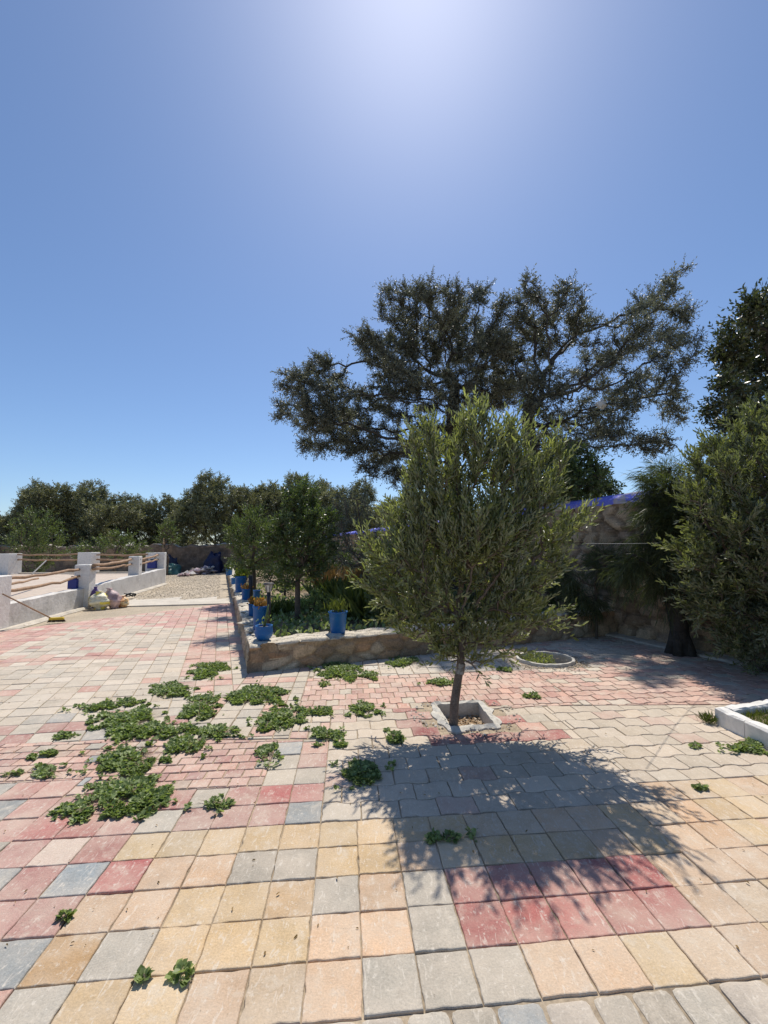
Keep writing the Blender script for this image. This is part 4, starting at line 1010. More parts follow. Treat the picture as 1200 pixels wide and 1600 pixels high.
# ------------------------------------------------------------------ raised terrace with white wall, pillars and rails
TZ = 0.50
W_a = G(0, 986); W_b = G(133, 949); W_c = G(257, 912)
W_0 = W_a + (W_a - W_b).normalized() * 4.0
far_y = W_c.y + 0.1
poly = [W_0, W_a, W_b, W_c, Vector((-32, far_y, 0)), Vector((-32, W_0.y, 0))]
b = MB(); b.add([(p.x - .05, p.y, TZ - .02) for p in poly], [tuple(range(6))])
tag(b.build('terrace_floor', M['terrace']), kind='structure')
tw2 = thing('terrace_wall', 'long whitewashed low wall holding up the raised terrace', 'wall', (W_a.x, W_a.y, -.03))
def wseg(a, b_, z0, z1a, z1b, th, name, parent, material, inn):
    d = (b_ - a); L = d.length; d.normalize(); n = Vector((-d.y, d.x, 0)) * inn; k = max(2, int(L / .25)); mb = MB()
    for i in range(k + 1):
        p = a + d * (L * i / k); z1 = z1a + (z1b - z1a) * i / k + rp.gauss(0, .006)
        for (o_, z_) in ((rp.gauss(0, .006), z0), (rp.gauss(0, .006), (z0 + z1) / 2), (0, z1 - .015), (.02, z1), (th - .02, z1), (th, z1 - .015), (th, z0)):
            q = p + n * o_; mb.v.append((q.x, q.y, z_))
    for i in range(k):
        for m_ in range(6): mb.f.append((i * 7 + m_, (i + 1) * 7 + m_, (i + 1) * 7 + m_ + 1, i * 7 + m_ + 1))
    mb.f.append(tuple(range(7))); mb.f.append(tuple(k * 7 + m_ for m_ in range(7))[::-1]); mb.c = [(1, 1, 1)] * len(mb.f)
    return mb.build(name, material, parent)
hA = P(2, 945, W_a.y).z; hB = P(133, 918, W_b.y).z; hC = P(254, 888, W_c.y).z
wseg(W_0, W_b, -.03, hA - .04, hB, .22, 'near_section', tw2, M['white'], 1)
wseg(W_b + (W_c - W_b).normalized() * .003, W_c, -.03, hB, hC, .22, 'far_section', tw2, M['white'], 1)
# narrow plaster footing along the wall
mb = MB()
for a_, b_ in ((W_0, W_b), (W_b, W_c)):
    d = (b_ - a_).normalized(); n = Vector((d.y, -d.x, 0)); k = 20
    base = len(mb.v)
    for i in range(k + 1):
        p = a_.lerp(b_, i / k)
        for (o_, z_) in ((.0, .035), (.07 + rp.uniform(-.02, .03), .03), (.12 + rp.uniform(-.02, .03), -.02)):
            q = p + n * o_; mb.v.append((q.x, q.y, z_))
    for i in range(k):
        for m_ in range(2): mb.f.append((base + i * 3 + m_, base + i * 3 + m_ + 1, base + (i + 1) * 3 + m_ + 1, base + (i + 1) * 3 + m_)); mb.c.append((1, 1, 1))
mb.build('footing', M['concrete'], tw2)
def pillar(px, pyb, pyt, Y, wpx, z0, label, ang=0.0, ratio=1.0, grp='white square pillars of the terrace'):
    c = P(px, pyt, Y); wdt = wpx / F * Y
    t = thing('white_pillar', label, 'pillar', (c.x, Y, z0), grp)
    mb = MB(); mb.box(c.x, Y, z0, c.z, wdt * .86, wdt * .86 * ratio, ang, bev=.015)
    mb.build('shaft', M['pillarwhite'], t)
    return t, c, wdt
a12 = math.atan2((W_b - W_a).y, (W_b - W_a).x) - math.pi / 2; a23 = math.atan2((W_c - W_b).y, (W_c - W_b).x) - math.pi / 2
P1 = pillar(-14, 988, 900, W_a.y - .05, 42, -.03, 'nearest white pillar cut by the left edge', a12)
P2 = pillar(134, 919, 882, W_b.y + .05, 24, -.03, 'white pillar above the heaped bags', a12)
yP3 = W_b.y + (W_c.y - W_b.y) * .56
P3 = pillar(212, 896, 869, yP3, 17, .4, 'short white pillar between the bags and the end pillar', a23)
P4 = pillar(252.5, 912, 863, W_c.y, 13.5, -.03, 'tallest white end pillar at the end of the terrace wall', a23)
F1 = pillar(13, 890, 865, far_y - .4, 28, TZ - .02, 'wide far pillar at the left edge of the terrace', 0)
F2 = pillar(139.5, 890, 863, far_y - .3, 24, TZ - .02, 'wide far pillar behind the pillar above the bags', 0)
F3 = pillar(238, 890, 863.5, far_y - .1, 15, TZ - .02, 'far pillar close behind the end pillar', 0)
F0 = pillar(-120, 890, 866, far_y - .4, 28, TZ - .02, 'far pillar beyond the left edge of the picture', 0)
mb = MB(); mb.box((W_c.x - 32) / 2, far_y - .1, TZ - .03, TZ + .04, 32 + W_c.x - .6, .2); mb.build('edge_coping', M['concrete'], tw2)
def rail(p, q, r, label, sag=.03, grp='brown pole rails between the white pillars', seed=0):
    r_ = random.Random(seed); pts = []; k = 10
    for i in range(k + 1):
        t = i / k; v = Vector(p).lerp(Vector(q), t); v.z -= sag * 4 * t * (1 - t); v += Vector((0, r_.gauss(0, .008), r_.gauss(0, .012))); pts.append(v)
    mb = MB(); mb.tube(pts, [r * r_.uniform(.85, 1.15) for _ in pts], 8)
    tag(mb.build('wooden_rail', M['wood'], smooth=True), label, 'rail', grp)
yA, yB, yC = W_a.y, W_b.y, W_c.y
rail(P(-14, 905, yA), P(128, 889, yB), .035, 'upper brown rail from the nearest pillar to the pillar above the bags', seed=1)
rail(P(-14, 925, yA), P(128, 899, yB), .035, 'lower brown rail from the nearest pillar to the pillar above the bags', seed=2, sag=.06)
rail(P(-14, 915, yA + .25), P(60, 903, yB + .1), .028, 'third thin brown rail behind the lower rail at the left edge', seed=9)
rail(P(146, 884, yB), P(207, 873, yP3), .04, 'upper brown rail beside the short pillar, nearer side', seed=3)
rail(P(146, 889, yB), P(207, 881, yP3), .035, 'lower brown rail beside the short pillar, nearer side', seed=4)
rail(P(218, 873, yP3), P(248, 867, yC), .04, 'upper brown rail from the short pillar to the end pillar', seed=5)
rail(P(218, 881, yP3), P(248, 873, yC), .035, 'lower brown rail from the short pillar to the end pillar', seed=6)
yf = far_y - .3
for (a_, b_, lab) in ((27, 128, 'between the two wide far pillars'), (151, 231, 'right of the second wide far pillar'), (-110, 2, 'left of the left edge far pillar')):
    rail(P(a_, 866.5, yf), P(b_, 866, yf), .035, 'upper far rail ' + lab, seed=a_ + 200)
    rail(P(a_, 874, yf), P(b_, 874.5, yf), .035, 'lower far rail ' + lab, seed=a_ + 300)
def jerry(px, pyt, pyb, Y, wpx, label):
    c = P(px, pyb, Y); top_ = P(px, pyt, Y); wdt = wpx / F * Y
    t = thing('jerrycan', label, 'jerrycan', c, 'blue jerrycans hung on the pillars')
    mb = MB(); mb.box(c.x, Y, c.z, top_.z, wdt, wdt * .6, 0, bev=.03); mb.build('can', M['jerry'], t)
    mb = MB(); mb.tube([(c.x - wdt * .3, Y, top_.z), (c.x - wdt * .3, Y, top_.z + .05), (c.x + wdt * .3, Y, top_.z + .05), (c.x + wdt * .3, Y, top_.z)], .015, 6); mb.build('handle', M['black'], t)
    mb = MB(); mb.tube([(c.x, Y - .02, top_.z - .005), (c.x, Y - .02, top_.z + .035)], .03, 8); mb.build('cap', M['black'], t)
jerry(115, 904, 920, yB - .0 - .15, 13.5, 'blue jerrycan hanging beside the pillar above the bags')
jerry(238, 876, 888, yC - .25, 12.5, 'blue jerrycan hanging beside the white end pillar')
# leaning tool on the terrace
mb = MB(); p_, q_ = P(50, 897, 15.5), P(72, 876, 16.5); mb.tube([p_, q_], .025, 6)
tag(mb.build('metal_pipe', M['metal']), 'thin grey pipe leaning on the far rails between the wide pillars', 'pipe')

# broom
bh = G(88, 972); hb = thing('broom', 'broom with a long thin handle leaning on the white terrace wall', 'broom', bh)
mb = MB(); mb.tube([P(82, 967, bh.y + .02), P(4, 928, W_a.y - .12)], .014, 8); mb.build('handle', M['wood'], hb, smooth=True)
mb = MB(); mb.box(bh.x, bh.y, 0.05, 0.10, .26, .07, .3, bev=.015); mb.build('broom_head', M['yellow'], hb)
mb = MB()
for k in range(90):
    x_ = rp.uniform(-.13, .13); y_ = rp.uniform(-.03, .03); ca, sa = math.cos(.3), math.sin(.3)
    p_ = Vector((bh.x + x_ * ca - y_ * sa, bh.y + x_ * sa + y_ * ca, .05)); mb.tube([p_, p_ + Vector((x_ * .25, y_ * .8, -.048))], .006, 3, False)
mb.build('bristles', M['bristle'], hb)

# heaped bags against pillar P2
def sack(name, label, c, r, h, color, seed, knot=True, lean=(0, 0), col2=None):
    mb = MB(); nu, nv = 22, 14; r_ = np.random.default_rng(seed)
    for j in range(nv + 1):
        t = j / nv; prof_ = (math.sin(math.pi * min(t * 1.08, 1)) ** .55) if t < .9 else .22 + 1.2 * (t - .9)
        prof_ = max(prof_, .04) if j else .55
        for i in range(nu):
            a = 2 * math.pi * i / nu
            V_ = np.array([[math.cos(a) * 1.5, math.sin(a) * 1.5, t * 3]])
            k = 1 + .30 * vnoise(V_, 1.4, seed)[0] + .22 * vnoise(V_, 3.7, seed + 1)[0] + .12 * vnoise(V_, 8.0, seed + 2)[0] + .05 * math.sin(a * 7 + 5 * t)
            mb.v.append((c[0] + r * prof_ * k * math.cos(a) + lean[0] * t * h, c[1] + r * prof_ * k * math.sin(a) * .8 + lean[1] * t * h, c[2] + h * t))
    for j in range(nv):
        for i in range(nu):
            cc = color if (col2 is None or vnoise(np.array([[i * .35, j * .5, 0]]), 1, seed)[0] < .1) else col2
            mb.f.append((j * nu + i, j * nu + (i + 1) % nu, (j + 1) * nu + (i + 1) % nu, (j + 1) * nu + i)); mb.c.append(cc)
    mb.f.append(tuple(range(nu))[::-1]); mb.c.append(color); mb.f.append(tuple(nv * nu + i for i in range(nu))); mb.c.append(color)
    tag(mb.build(name, M['bagattr'], smooth=True), label, 'bag', 'filled bags heaped against the terrace wall')
g = G(144, 949); sack('plastic_bag', 'purple bag pressed between the white pillar and the yellow bag', (g.x, g.y + .1, -.02), .13, .55, (.09, .05, .20), 81)
g = G(160, 950); sack('plastic_bag', 'bulging yellow and cream bag in front of the white pillar', (g.x, g.y - .05, -.02), .27, .46, (.85, .80, .58), 82, col2=(.88, .74, .12), lean=(-.15, 0))
g = G(178, 949); sack('plastic_bag', 'tall pink and purple patterned bag between yellow and orange ones', (g.x, g.y + .02, -.02), .20, .52, (.62, .44, .40), 83, col2=(.40, .29, .30), lean=(-.30, 0))
g = G(190, 948); sack('plastic_bag', 'small orange bag at the right of the bag heap', (g.x - .03, g.y + .08, -.02), .16, .30, (.80, .42, .18), 84, col2=(.80, .62, .36))
# tangle of dark rope by the wall
g = G(203, 934); mb = MB(); pts = []
for k in range(60):
    a = k * .55; pts.append((g.x + (.13 + .06 * math.sin(k * .9)) * math.cos(a), g.y + .1 * math.sin(a), .04 + .10 * abs(math.sin(k * .37))))
mb.tube(pts, .014, 5); tag(mb.build('rope_tangle', M['black'], smooth=True), 'tangle of dark rope on the ground right of the bags', 'rope')

# ------------------------------------------------------------------ blue pots on the planter wall
def pot_plant(parent, c, r, n, L, leaf, seed, name='foliage', up=.8, mode='round', W=.4, part=True):
    r_ = np.random.default_rng(seed)
    pos = np.array(c) + r_.normal(0, 1, (n, 3)) * np.array([r * .5, r * .5, r * .15]) + np.c_[np.zeros((n, 2)), r_.random(n) * r * 1.1]
    d = r_.normal(0, .7, (n, 3)); d[:, 2] = np.abs(d[:, 2]) + up
    return leaves_mesh(name, pos, d, L * r_.uniform(.6, 1.3, n), L * W * r_.uniform(.7, 1.2, n), LM[leaf], parent, r_, mode)
def pot(px, pyb, pyt, wpx, label, shape, plant=None, seed=0, s_along=None, Y=None, tint=None):
    c = P(px, pyb, Y); top_ = P(px, pyt, Y); h = top_.z - c.z; r = wpx / 2 / F * Y
    t = thing('blue_pot', label, 'plant pot', c, 'blue pots along the planter wall')
    if shape == 'bowl': prof_ = [(r * .5, 0), (r * .62, 0.01), (r * .92, h * .28), (r, h * .55), (r * .93, h * .85), (r * .95, h * .96), (r * .97, h), (r * .86, h), (r * .84, h * .85)]
    elif shape == 'bucket': prof_ = [(r * .74, 0), (r * .76, .005), (r * .96, h * .93), (r * 1.02, h * .94), (r * 1.03, h), (r * .93, h), (r * .88, h * .8)]
    else: prof_ = [(r * .85, 0), (r * .87, .005), (r * .95, h * .9), (r * 1.02, h * .91), (r * 1.02, h), (r * .92, h), (r * .9, h * .85)]
    mb = MB(); mb.lathe(c, prof_, 28); mb.f.append(tuple(range(28))[::-1]); mb.c.append((1, 1, 1)); mb.build('pot_body', M['bluepot'], t, smooth=True)
    mb = MB(); mb.lathe(c, [(r * .89, h * .86), (r * .5, h * .88), (.001, h * .885)], 20); mb.build('potting_soil', M['soil'], t)
    if plant:
        leaf, n, L, up, mode, W_ = plant
        pot_plant(t, (c.x, c.y, c.z + h * .9), r * .9, n, L, leaf, seed, up=up, mode=mode, W=W_)
    return t, c, r, h
def ywall(px, py):   # depth of a point on top of the planter wall
    return G(px, py, PW_H + .01).y
def wp(along, across):
    p = CW + legd * along + frd * across; return p
def pot_at(along, across, pxw, label, shape, plant, seed, hpx):
    p = wp(along, across); Y = p[1]
    c = Vector((p[0], p[1], PW_H + .012))
    # back to pixels for size only
    d = c - Vector((0, 0, EYE)); 
    return c, Y
yb = ywall(412, 1000)
_, cB, rB, hB_ = pot(412, 1000, 977, 27.5, 'round blue bowl pot with a young cactus on the wall corner', 'bowl', ('weed', 30, .03, .8, 'round', .6), 91, Y=yb)
# thick succulent stem in the bowl, part of that pot's plant
mb = MB(); mb.tube([(cB.x + .0, cB.y, cB.z + hB_ * .8), (cB.x + .03, cB.y, cB.z + hB_ + .10), (cB.x + .055, cB.y, cB.z + hB_ + .26)], [.016, .019, .008], 8)
o_ = mb.build('cactus_stem', mat('cactus', (.10, .14, .05), .7, bump=None), bpy.data.objects[_.name], smooth=True)
ybk = ywall(528, 989)
pot(528, 989, 955, 29, 'blue bucket standing on the front wall with a wispy plant in it', 'bucket', ('grass', 160, .10, 1.2, 'long', .12), 92, Y=ybk)
pots = [(407, 984, 946, 24, 'large blue pot with orange flowers behind the round bowl', 'pot', ('orange', 160, .05, .7, 'round', .6)),
        (396, 962, 943, 16, 'blue pot half hidden left behind the orange flowered pot', 'pot', ('orange', 70, .05, .7, 'round', .6)),
        (385, 938, 920, 15, 'blue pot with reddish leaves beside the dark post', 'pot', ('orange', 60, .06, .7, 'round', .6)),
        (376, 925, 900, 18, 'tall blue pot with a yellow green plant in the row of pots', 'pot', ('lime', 260, .09, .8, 'round', .6)),
        (366, 913, 903, 10, 'small blue pot left of the yellow green plant', 'pot', None),
        (358, 899, 889, 10, 'farthest blue pot near the rubble heap', 'pot', ('dark', 120, .10, .8, 'round', .6)),
        (401, 935, 922, 11, 'dark blue pot behind the dark post', 'pot', None)]
for k, (px, pyb, pyt, wpx, lab, shp, pln) in enumerate(pots):
    pot(px, pyb, pyt, wpx, lab, shp, pln, 100 + k, Y=min(ywall(px, pyb), 24))
# solar garden lamp and dark post
yl = ywall(418, 990) + .12
lm = thing('garden_lamp', 'small solar garden lamp on a dark stake behind the bowl pot', 'lamp', P(420, 985, yl))
mb = MB(); mb.tube([P(420, 990, yl), P(420, 925, yl)], .027, 10); mb.build('stake', M['black'], lm, smooth=True)
c = P(420, 925, yl)
mb = MB(); mb.lathe(c, [(.024, 0), (.034, .012), (.058, .10), (.059, .105)], 12); mb.build('lamp_shade', M['lampglass'], lm, smooth=True)
mb = MB()
for k in range(6):
    a = k * 1.047; mb.tube([c + Vector((.035 * math.cos(a), .035 * math.sin(a), .01)), c + Vector((.061 * math.cos(a), .061 * math.sin(a), .105))], .005, 5)
mb.lathe(c, [(.001, .107), (.078, .105), (.083, .112), (.065, .13), (.001, .137)], 18); mb.build('lamp_cap', M['black'], lm)
mb = MB(); ypo = ywall(394, 938); mb.tube([P(391.5, 939, ypo), P(391.5, 899, ypo)], .045, 12)
tag(mb.build('dark_post', M['black'], smooth=True), 'short dark round post between the blue pots', 'post')

# ------------------------------------------------------------------ planting in the bed
def bedp(px, py): return G(px, py, SOILZ)
def tuft(name, label, px, py, r, h, n, leaf, seed, mode='long', W=.06, cat='plant', z=SOILZ, group=None, spread=.55, L=None):
    c = G(px, py, z); r_ = np.random.default_rng(seed)
    pos = np.array(c) + np.c_[r_.normal(0, r * .45, (n, 2)), r_.random(n) * h * (.55 if mode != 'long' else .15)]
    d = r_.normal(0, spread, (n, 3)); d[:, 2] = 1.0
    LL = (L if L else h) * r_.uniform(.45, 1.1, n)
    o = leaves_mesh(name, pos - 0, d, LL, LL * W * r_.uniform(.7, 1.3, n), LM[leaf], None, r_, mode)
    # origin at the base
    o.data.transform(Matrix.Translation(-c)); o.location = c
    tag(o, label, cat, group); return o
G1 = 'plants growing in the raised bed'
tuft('grass_clump', 'yellow green grassy clump behind the blue bucket', 522, 948, .35, .62, 520, 'grass', 201, group=G1, W=.04)
tuft('grass_clump', 'tall green grassy clump right of the blue bucket', 566, 968, .38, .60, 620, 'grass', 202, group=G1, W=.04)
tuft('grass_clump', 'low bright green clump left of the slim dark trunk', 440, 962, .30, .30, 420, 'grass', 203, group=G1, W=.06)
bush('bed_shrub', 'leafy green plant under the dark standard tree', 490, 955, 8.2, [(488, 945, 16), (505, 950, 14), (475, 950, 12)], 204, leaf='weed', gz=SOILZ, step=.08, r_base=.02, lsize=(.07, .035), slen=(.08, .2), nattr=160, group=G1)
tuft('dry_plant', 'dry orange brown stalks in front of the brown twiggy tree', 508, 925, .30, .85, 260, 'dry', 205, group=G1, W=.03)
tuft('dry_plant', 'dry tan stalks at the left of the olive crown', 560, 930, .40, .8, 300, 'dry', 206, group=G1, W=.03)
bush('bed_shrub', 'green shrub in the bed partly hidden by the young olive crown', 630, 975, 7.0, [(630, 930, 42), (600, 945, 30), (665, 940, 35), (640, 900, 25)], 207, leaf='bush', gz=SOILZ, step=.09, r_base=.03, lsize=(.07, .024), slen=(.12, .28), nattr=350)
bush('bed_shrub', 'dark shrub in the bed behind the young olive trunk', 790, 965, 8.2, [(780, 930, 36), (820, 925, 36), (740, 935, 34), (860, 930, 24)], 208, leaf='dark', gz=SOILZ, step=.1, r_base=.03, lsize=(.08, .03), slen=(.12, .3), nattr=350)
bush('bed_shrub', 'grey green shrub in the bed beyond the slim dark trunk', 445, 925, 11.5, [(445, 900, 22), (470, 905, 18), (425, 905, 16)], 209, leaf='bush', gz=SOILZ, step=.12, r_base=.03, lsize=(.09, .03), slen=(.12, .3), nattr=250)
bush('bed_shrub', 'tall green shrub behind the dry stalks against the blue topped wall', 545, 905, 14, [(520, 875, 24), (550, 880, 26), (500, 890, 20), (590, 880, 30)], 210, leaf='dark', gz=SOILZ, step=.16, r_base=.04, lsize=(.11, .04), slen=(.2, .4), nattr=350)
bush('bed_shrub', 'dark shrub low in the bed behind the olive at the pots', 385, 905, 17, [(385, 885, 16), (410, 890, 20), (440, 885, 20), (365, 885, 10)], 211, leaf='dark', gz=SOILZ, step=.2, r_base=.04, lsize=(.13, .05), slen=(.2, .5), nattr=300)
# low ground cover over the soil
r_ = np.random.default_rng(220); n = 9000
uu = r_.uniform(.1, 6.0, n); vv = r_.uniform(.1, 9.0, n) ** 1.0
pp = inner[None] + frd[None] * uu[:, None] + legd[None] * vv[:, None]
dens = vnoise(np.c_[pp, pp[:, :1] * 0], .9, 4) + np.where(vv < 1.6, .55, -.05); k = dens > .05
lhs = (pp[:, 0] - W0[0]) * wd_[1] - (pp[:, 1] - W0[1]) * wd_[0]; k &= lhs < -.1
pp = pp[k]; n = len(pp); d = r_.normal(0, .8, (n, 3)); d[:, 2] = .8
leaves = leaves_mesh('ground_cover', np.c_[pp, SOILZ + r_.random(n) * .12], d, .085 * r_.uniform(.6, 1.3, n), .05 * r_.uniform(.6, 1.3, n), LM['weed'], None, r_, 'round')
tag(leaves, 'low dark green ground cover carpeting the raised bed', 'ground cover', kind='stuff')
# plant in the oval kerb
r_ = np.random.default_rng(221); n = 900
a = r_.uniform(0, 6.28, n); rr = np.sqrt(r_.random(n)) * .9
pp = np.c_[RC[0] - .10 + RRX * .62 * rr * np.cos(a), RC[1] + RRY * .85 * rr * np.sin(a), -.12 + r_.random(n) * .16]
d = r_.normal(0, .6, (n, 3)); d[:, 2] = .7
o = leaves_mesh('seedling_plant', pp, d, .045 * r_.uniform(.6, 1.3, n), .018 * r_.uniform(.7, 1.2, n), LM['olive'], None, r_, 'long')
tag(o, 'low grey green plant filling the left side of the oval kerb', 'plant')
# grass in the right bed
r_ = np.random.default_rng(222); n = 16000
u_ = r_.uniform(.09, 1.6, n); v_ = r_.uniform(.09, 1.6, n)
pp = k0[None] + kd1[None] * u_[:, None] + kd2[None] * v_[:, None]; d = r_.normal(0, .45, (n, 3)); d[:, 2] = 1
o = leaves_mesh('bed_grass', np.c_[pp, np.full(n, .073)], d, .055 * r_.uniform(.5, 1.3, n), .005 * r_.uniform(.7, 1.2, n), LM['grass'], None, r_, 'diamond')
tag(o, 'short green grass inside the white block kerb', 'grass', kind='stuff')

# ------------------------------------------------------------------ weeds on the paving
def weed(lobes, label, seed, dens=1.0, leaf='weed', L=.027):
    """lobes: photo ellipses (px, py, rx, ry)"""
    r_ = np.random.default_rng(seed); P_ = []; D_ = []; C = None
    st0, st1 = [], []
    for (px, py, rx, ry) in lobes:
        big = rx > 18; rx, ry = (rx * 1.2, ry * 1.22) if big else (rx, ry); c = G(px, py); ex = (G(px + rx, py) - c); ey = (G(px, py - ry) - G(px, py + ry)) * .5
        if C is None: C = c
        ar = math.pi * ex.length * ey.length
        n = int(ar * 7000 * dens) + 26
        # ragged outline: runners radiating from the middle, leaves set along them
        k = max(7, int(n / 26))
        a = r_.uniform(0, 2 * math.pi, k); ln = r_.uniform(.4, 1.0, k)
        q_ = r_.uniform(-1.15, 1.15, (n * 3, 2)); g_ = np.c_[c.x + ex.x * q_[:, 0] + ey.x * q_[:, 1], c.y + ex.y * q_[:, 0] + ey.y * q_[:, 1], np.zeros(len(q_))]
        R2 = np.hypot(q_[:, 0], q_[:, 1]); nz = vnoise(g_, 11, seed) * .75 + vnoise(g_, 26, seed + 3) * .45
        ok = (1.0 - R2 ** 1.6 + nz * (.75 + .45 * R2)) > .46; q_ = q_[ok][:n]; g_ = g_[ok][:n]; R2 = R2[ok][:n]; n = len(q_)
        x, y = g_[:, 0], g_[:, 1]; a2 = np.arctan2(q_[:, 1], q_[:, 0]); rr = np.minimum(R2, 1.1)
        hmax = min(.028, .11 * min(ex.length, ey.length)) + .012
        z = .004 + r_.random(n) ** 1.5 * hmax * np.clip(1.15 - rr, .15, 1)
        m2 = r_.integers(1, 6) if big else 0                         # stray seedlings beyond the mat
        for _q in range(m2):
            qa = r_.uniform(0, 6.28); qr = r_.uniform(1.05, 1.5); nn = int(r_.integers(5, 16))
            sx = c.x + (ex.x * math.cos(qa) + ey.x * math.sin(qa)) * qr; sy = c.y + (ex.y * math.cos(qa) + ey.y * math.sin(qa)) * qr
            x = np.r_[x, sx + r_.normal(0, .012, nn)]; y = np.r_[y, sy + r_.normal(0, .012, nn)]; z = np.r_[z, .004 + r_.random(nn) * .014]; a2 = np.r_[a2, r_.uniform(0, 6.28, nn)]
        n = len(x)
        P_.append(np.c_[x, y, z])
        dd = np.c_[np.cos(a2 + r_.normal(0, .9, n)), np.sin(a2 + r_.normal(0, .9, n)), r_.normal(.35, .3, n)]; D_.append(dd)
        e = np.array([[c.x + ex.x * l_ * math.cos(q) + ey.x * l_ * math.sin(q), c.y + ex.y * l_ * math.cos(q) + ey.y * l_ * math.sin(q), .012] for q, l_ in zip(a, ln)])
        st0.append(np.tile([c.x, c.y, .02], (k, 1))); st1.append(e)
    pos = np.vstack(P_); d = np.vstack(D_); n = len(pos)
    root = thing('weed_patch', label, 'weeds', (C.x, C.y, 0), 'weeds growing through the paving')
    Ls = L * r_.uniform(.55, 1.25, n)
    leaves_mesh('leaves', pos, d, Ls, Ls * .82, LM[leaf], root, r_, 'round', fold=.12, updir=.55)
    v, q = stems(np.vstack(st0), np.vstack(st1), np.full(sum(len(s) for s in st0), .0018))
    mesh_np('stems', v, q, np.arange(len(q) // 4) * 4, np.full(len(q) // 4, 4), M['twig'], root)
W = [([(205, 1238, 50, 24), (165, 1258, 40, 18), (120, 1270, 28, 14), (225, 1255, 34, 16)], 'largest weed mat in front at the left, nearest of the big ones'),
     ([(196, 1187, 50, 22), (225, 1178, 26, 14), (170, 1195, 22, 12)], 'thick weed mat just behind the largest one'),
     ([(190, 1130, 46, 16), (220, 1118, 30, 10), (205, 1143, 40, 12)], 'long weed mat left of centre behind the thick mats'),
     ([(250, 1144, 32, 11), (290, 1140, 20, 7)], 'weed strip joining the long mat towards the right'),
     ([(342, 1146, 38, 10), (365, 1143, 15, 8)], 'low weed strip left of the tree shadow'),
     ([(287, 1165, 26, 12), (268, 1172, 12, 8)], 'weed patch right of the thick mat'),
     ([(312, 1108, 26, 17), (295, 1118, 14, 8)], 'bushy weed patch below the corner of the planter wall'),
     ([(410, 1085, 40, 14), (370, 1090, 28, 8), (385, 1095, 20, 8)], 'wide weed patch in front of the planter wall corner'),
     ([(440, 1122, 38, 12), (415, 1135, 20, 8), (485, 1112, 32, 6)], 'weed patch crossing towards the tree shadow'),
     ([(271, 1081, 30, 12), (255, 1085, 12, 8)], 'round weed patch left of the planter wall'),
     ([(318, 1052, 22, 7), (330, 1042, 24, 6)], 'weed patch touching the side of the planter wall'),
     ([(140, 1108, 24, 6), (200, 1099, 26, 5), (165, 1103, 16, 5)], 'thin broken weed strip farthest left of the long mat'),
     ([(100, 1151, 18, 5)], 'small weed tuft left of the long mat'),
     ([(75, 1179, 16, 5), (50, 1184, 8, 3)], 'small weed tuft beside the blue grey pavers'),
     ([(81, 1208, 20, 8)], 'small weed clump above the blue grey paver at left'),
     ([(10, 1212, 14, 8), (26, 1210, 10, 4)], 'weed tuft touching the left edge of the picture'),
     ([(333, 1259, 26, 8)], 'lone weed clump on the red pavers above the yellow ones'),
     ([(421, 1181, 20, 11), (410, 1186, 10, 6)], 'weed clump on the pale pavers left of the tree shadow'),
     ([(530, 1050, 28, 12), (520, 1040, 18, 7), (548, 1058, 16, 8)], 'bright weed clump in front of the blue bucket'),
     ([(577, 1057, 18, 6)], 'smaller bright weed clump right of the one by the bucket'),
     ([(507, 1069, 10, 4)], 'tiny weed tuft just below the bright clump'),
     ([(633, 1035, 22, 7)], 'weed clump at the foot of the front wall under the olive crown'),
     ([(570, 1108, 20, 9)], 'weed clump at the top edge of the tree shadow'),
     ([(511, 1152, 22, 13), (530, 1160, 12, 7)], 'yellowing weed clump at the left edge of the tree shadow'),
     ([(614, 1153, 18, 12)], 'shaded weed clump inside the tree shadow'),
     ([(566, 1210, 32, 17), (580, 1205, 18, 12)], 'dark weed clump at the lower left of the tree shadow'),
     ([(688, 1068, 20, 5)], 'flat weed tuft left of the olive trunk'),
     ([(832, 1089, 14, 5)], 'weed tuft right of the square tree pit'),
     ([(702, 1312, 24, 9), (680, 1308, 8, 4)], 'weed clump on the yellow pavers below the tree shadow'),
     ([(285, 1525, 16, 10)], 'front weed tuft on the yellow pavers near the bottom'),
     ([(224, 1532, 7, 7)], 'smallest weed tuft beside the front tuft'),
     ([(101, 1434, 7, 6)], 'tiny weed tuft in a joint of the left pavers'),
     ([(1172, 1168, 30, 9), (1190, 1158, 16, 8)], 'weed patch in front of the white block kerb'),
     ([(1086, 1167, 7, 3)], 'tiny weed tuft left of the white block kerb'),
     ([(1094, 1233, 12, 3)], 'tiny weed tuft on the grey paver at right'),
     ([(790, 1048, 14, 4)], 'weed tuft left of the oval kerb')]
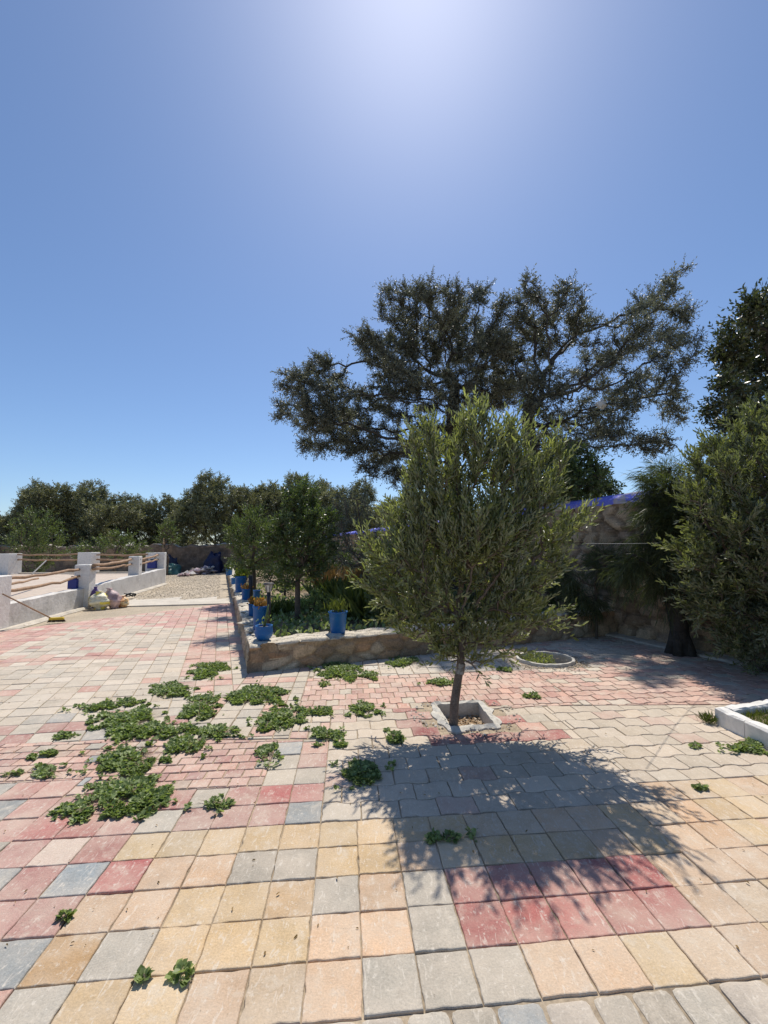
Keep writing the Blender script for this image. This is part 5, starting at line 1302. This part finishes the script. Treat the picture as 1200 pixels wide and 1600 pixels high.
for k, (lb, lab) in enumerate(W): weed(lb, lab, 300 + k, dens=1.0)
tuft('grass_tuft', 'green grass tuft at the corner of the white block kerb', 1108, 1130, .06, .09, 160, 'grass', 350, cat='grass', z=0, W=.05)
tuft('grass_tuft', 'green grass tuft rising behind the bright weed clump', 533, 1030, .12, .14, 200, 'grass', 351, cat='grass', z=0, W=.06)
# dead leaves and crumbs
pts = []
for k in range(240):
    px, py = rp.uniform(0, 420), rp.uniform(955, 1100)
    g = G(px, py); pts.append((g.x + rp.gauss(0, .02), g.y, .004))
for k in range(110):
    px, py = rp.uniform(0, 1200), rp.uniform(1060, 1500); g = G(px, py); pts.append((g.x, g.y, .002))
for k in range(420):
    g = G(rp.uniform(560, 900), rp.uniform(1010, 1050)); pts.append((g.x, g.y, .004))
r_ = np.random.default_rng(360); pos = np.array(pts); n = len(pos); d = r_.normal(0, 1, (n, 3)); d[:, 2] = r_.normal(.0, .12, n)
Ls = r_.uniform(.008, .022, n)
tag(leaves_mesh('fallen_leaves', pos + [0, 0, .004], d, Ls, Ls * .4, LM['dry'], None, r_, 'long', updir=.4), 'dead leaves and crumbs strewn over the paving', 'fallen leaves', kind='stuff')
pts = []
for k in range(900):
    px, py = rp.uniform(480, 1000), rp.uniform(995, 1060); g = G(px, py)
    if rp.random() < .6: pts.append((g.x, g.y, .003))
for k in range(160):
    a = rp.uniform(0, 6.28); pts.append((cen[0] + .42 * math.cos(a) * rp.uniform(.85, 1.2), cen[1] + .36 * math.sin(a) * rp.uniform(.85, 1.2), .004))
cen = PIT.mean(0)
tag(scatter_stones('plaster_crumbs', pts, .009, M['chips'], [(.6, .55, .47), (.5, .44, .36), (.4, .33, .25)]), 'pale plaster crumbs by the planter wall and tree pit', 'crumbs', kind='stuff')

# thin string tied across to the casuarina
mb = MB(); mb.tube([P(915, 849, 3.9), P(965, 849.5, 4.6), P(1010, 849, 5.3), P(1045, 848, 5.9)], .0022, 4)
tag(mb.build('string', M['string']), 'thin pale string stretched from the olive crown to the needle tree', 'string')
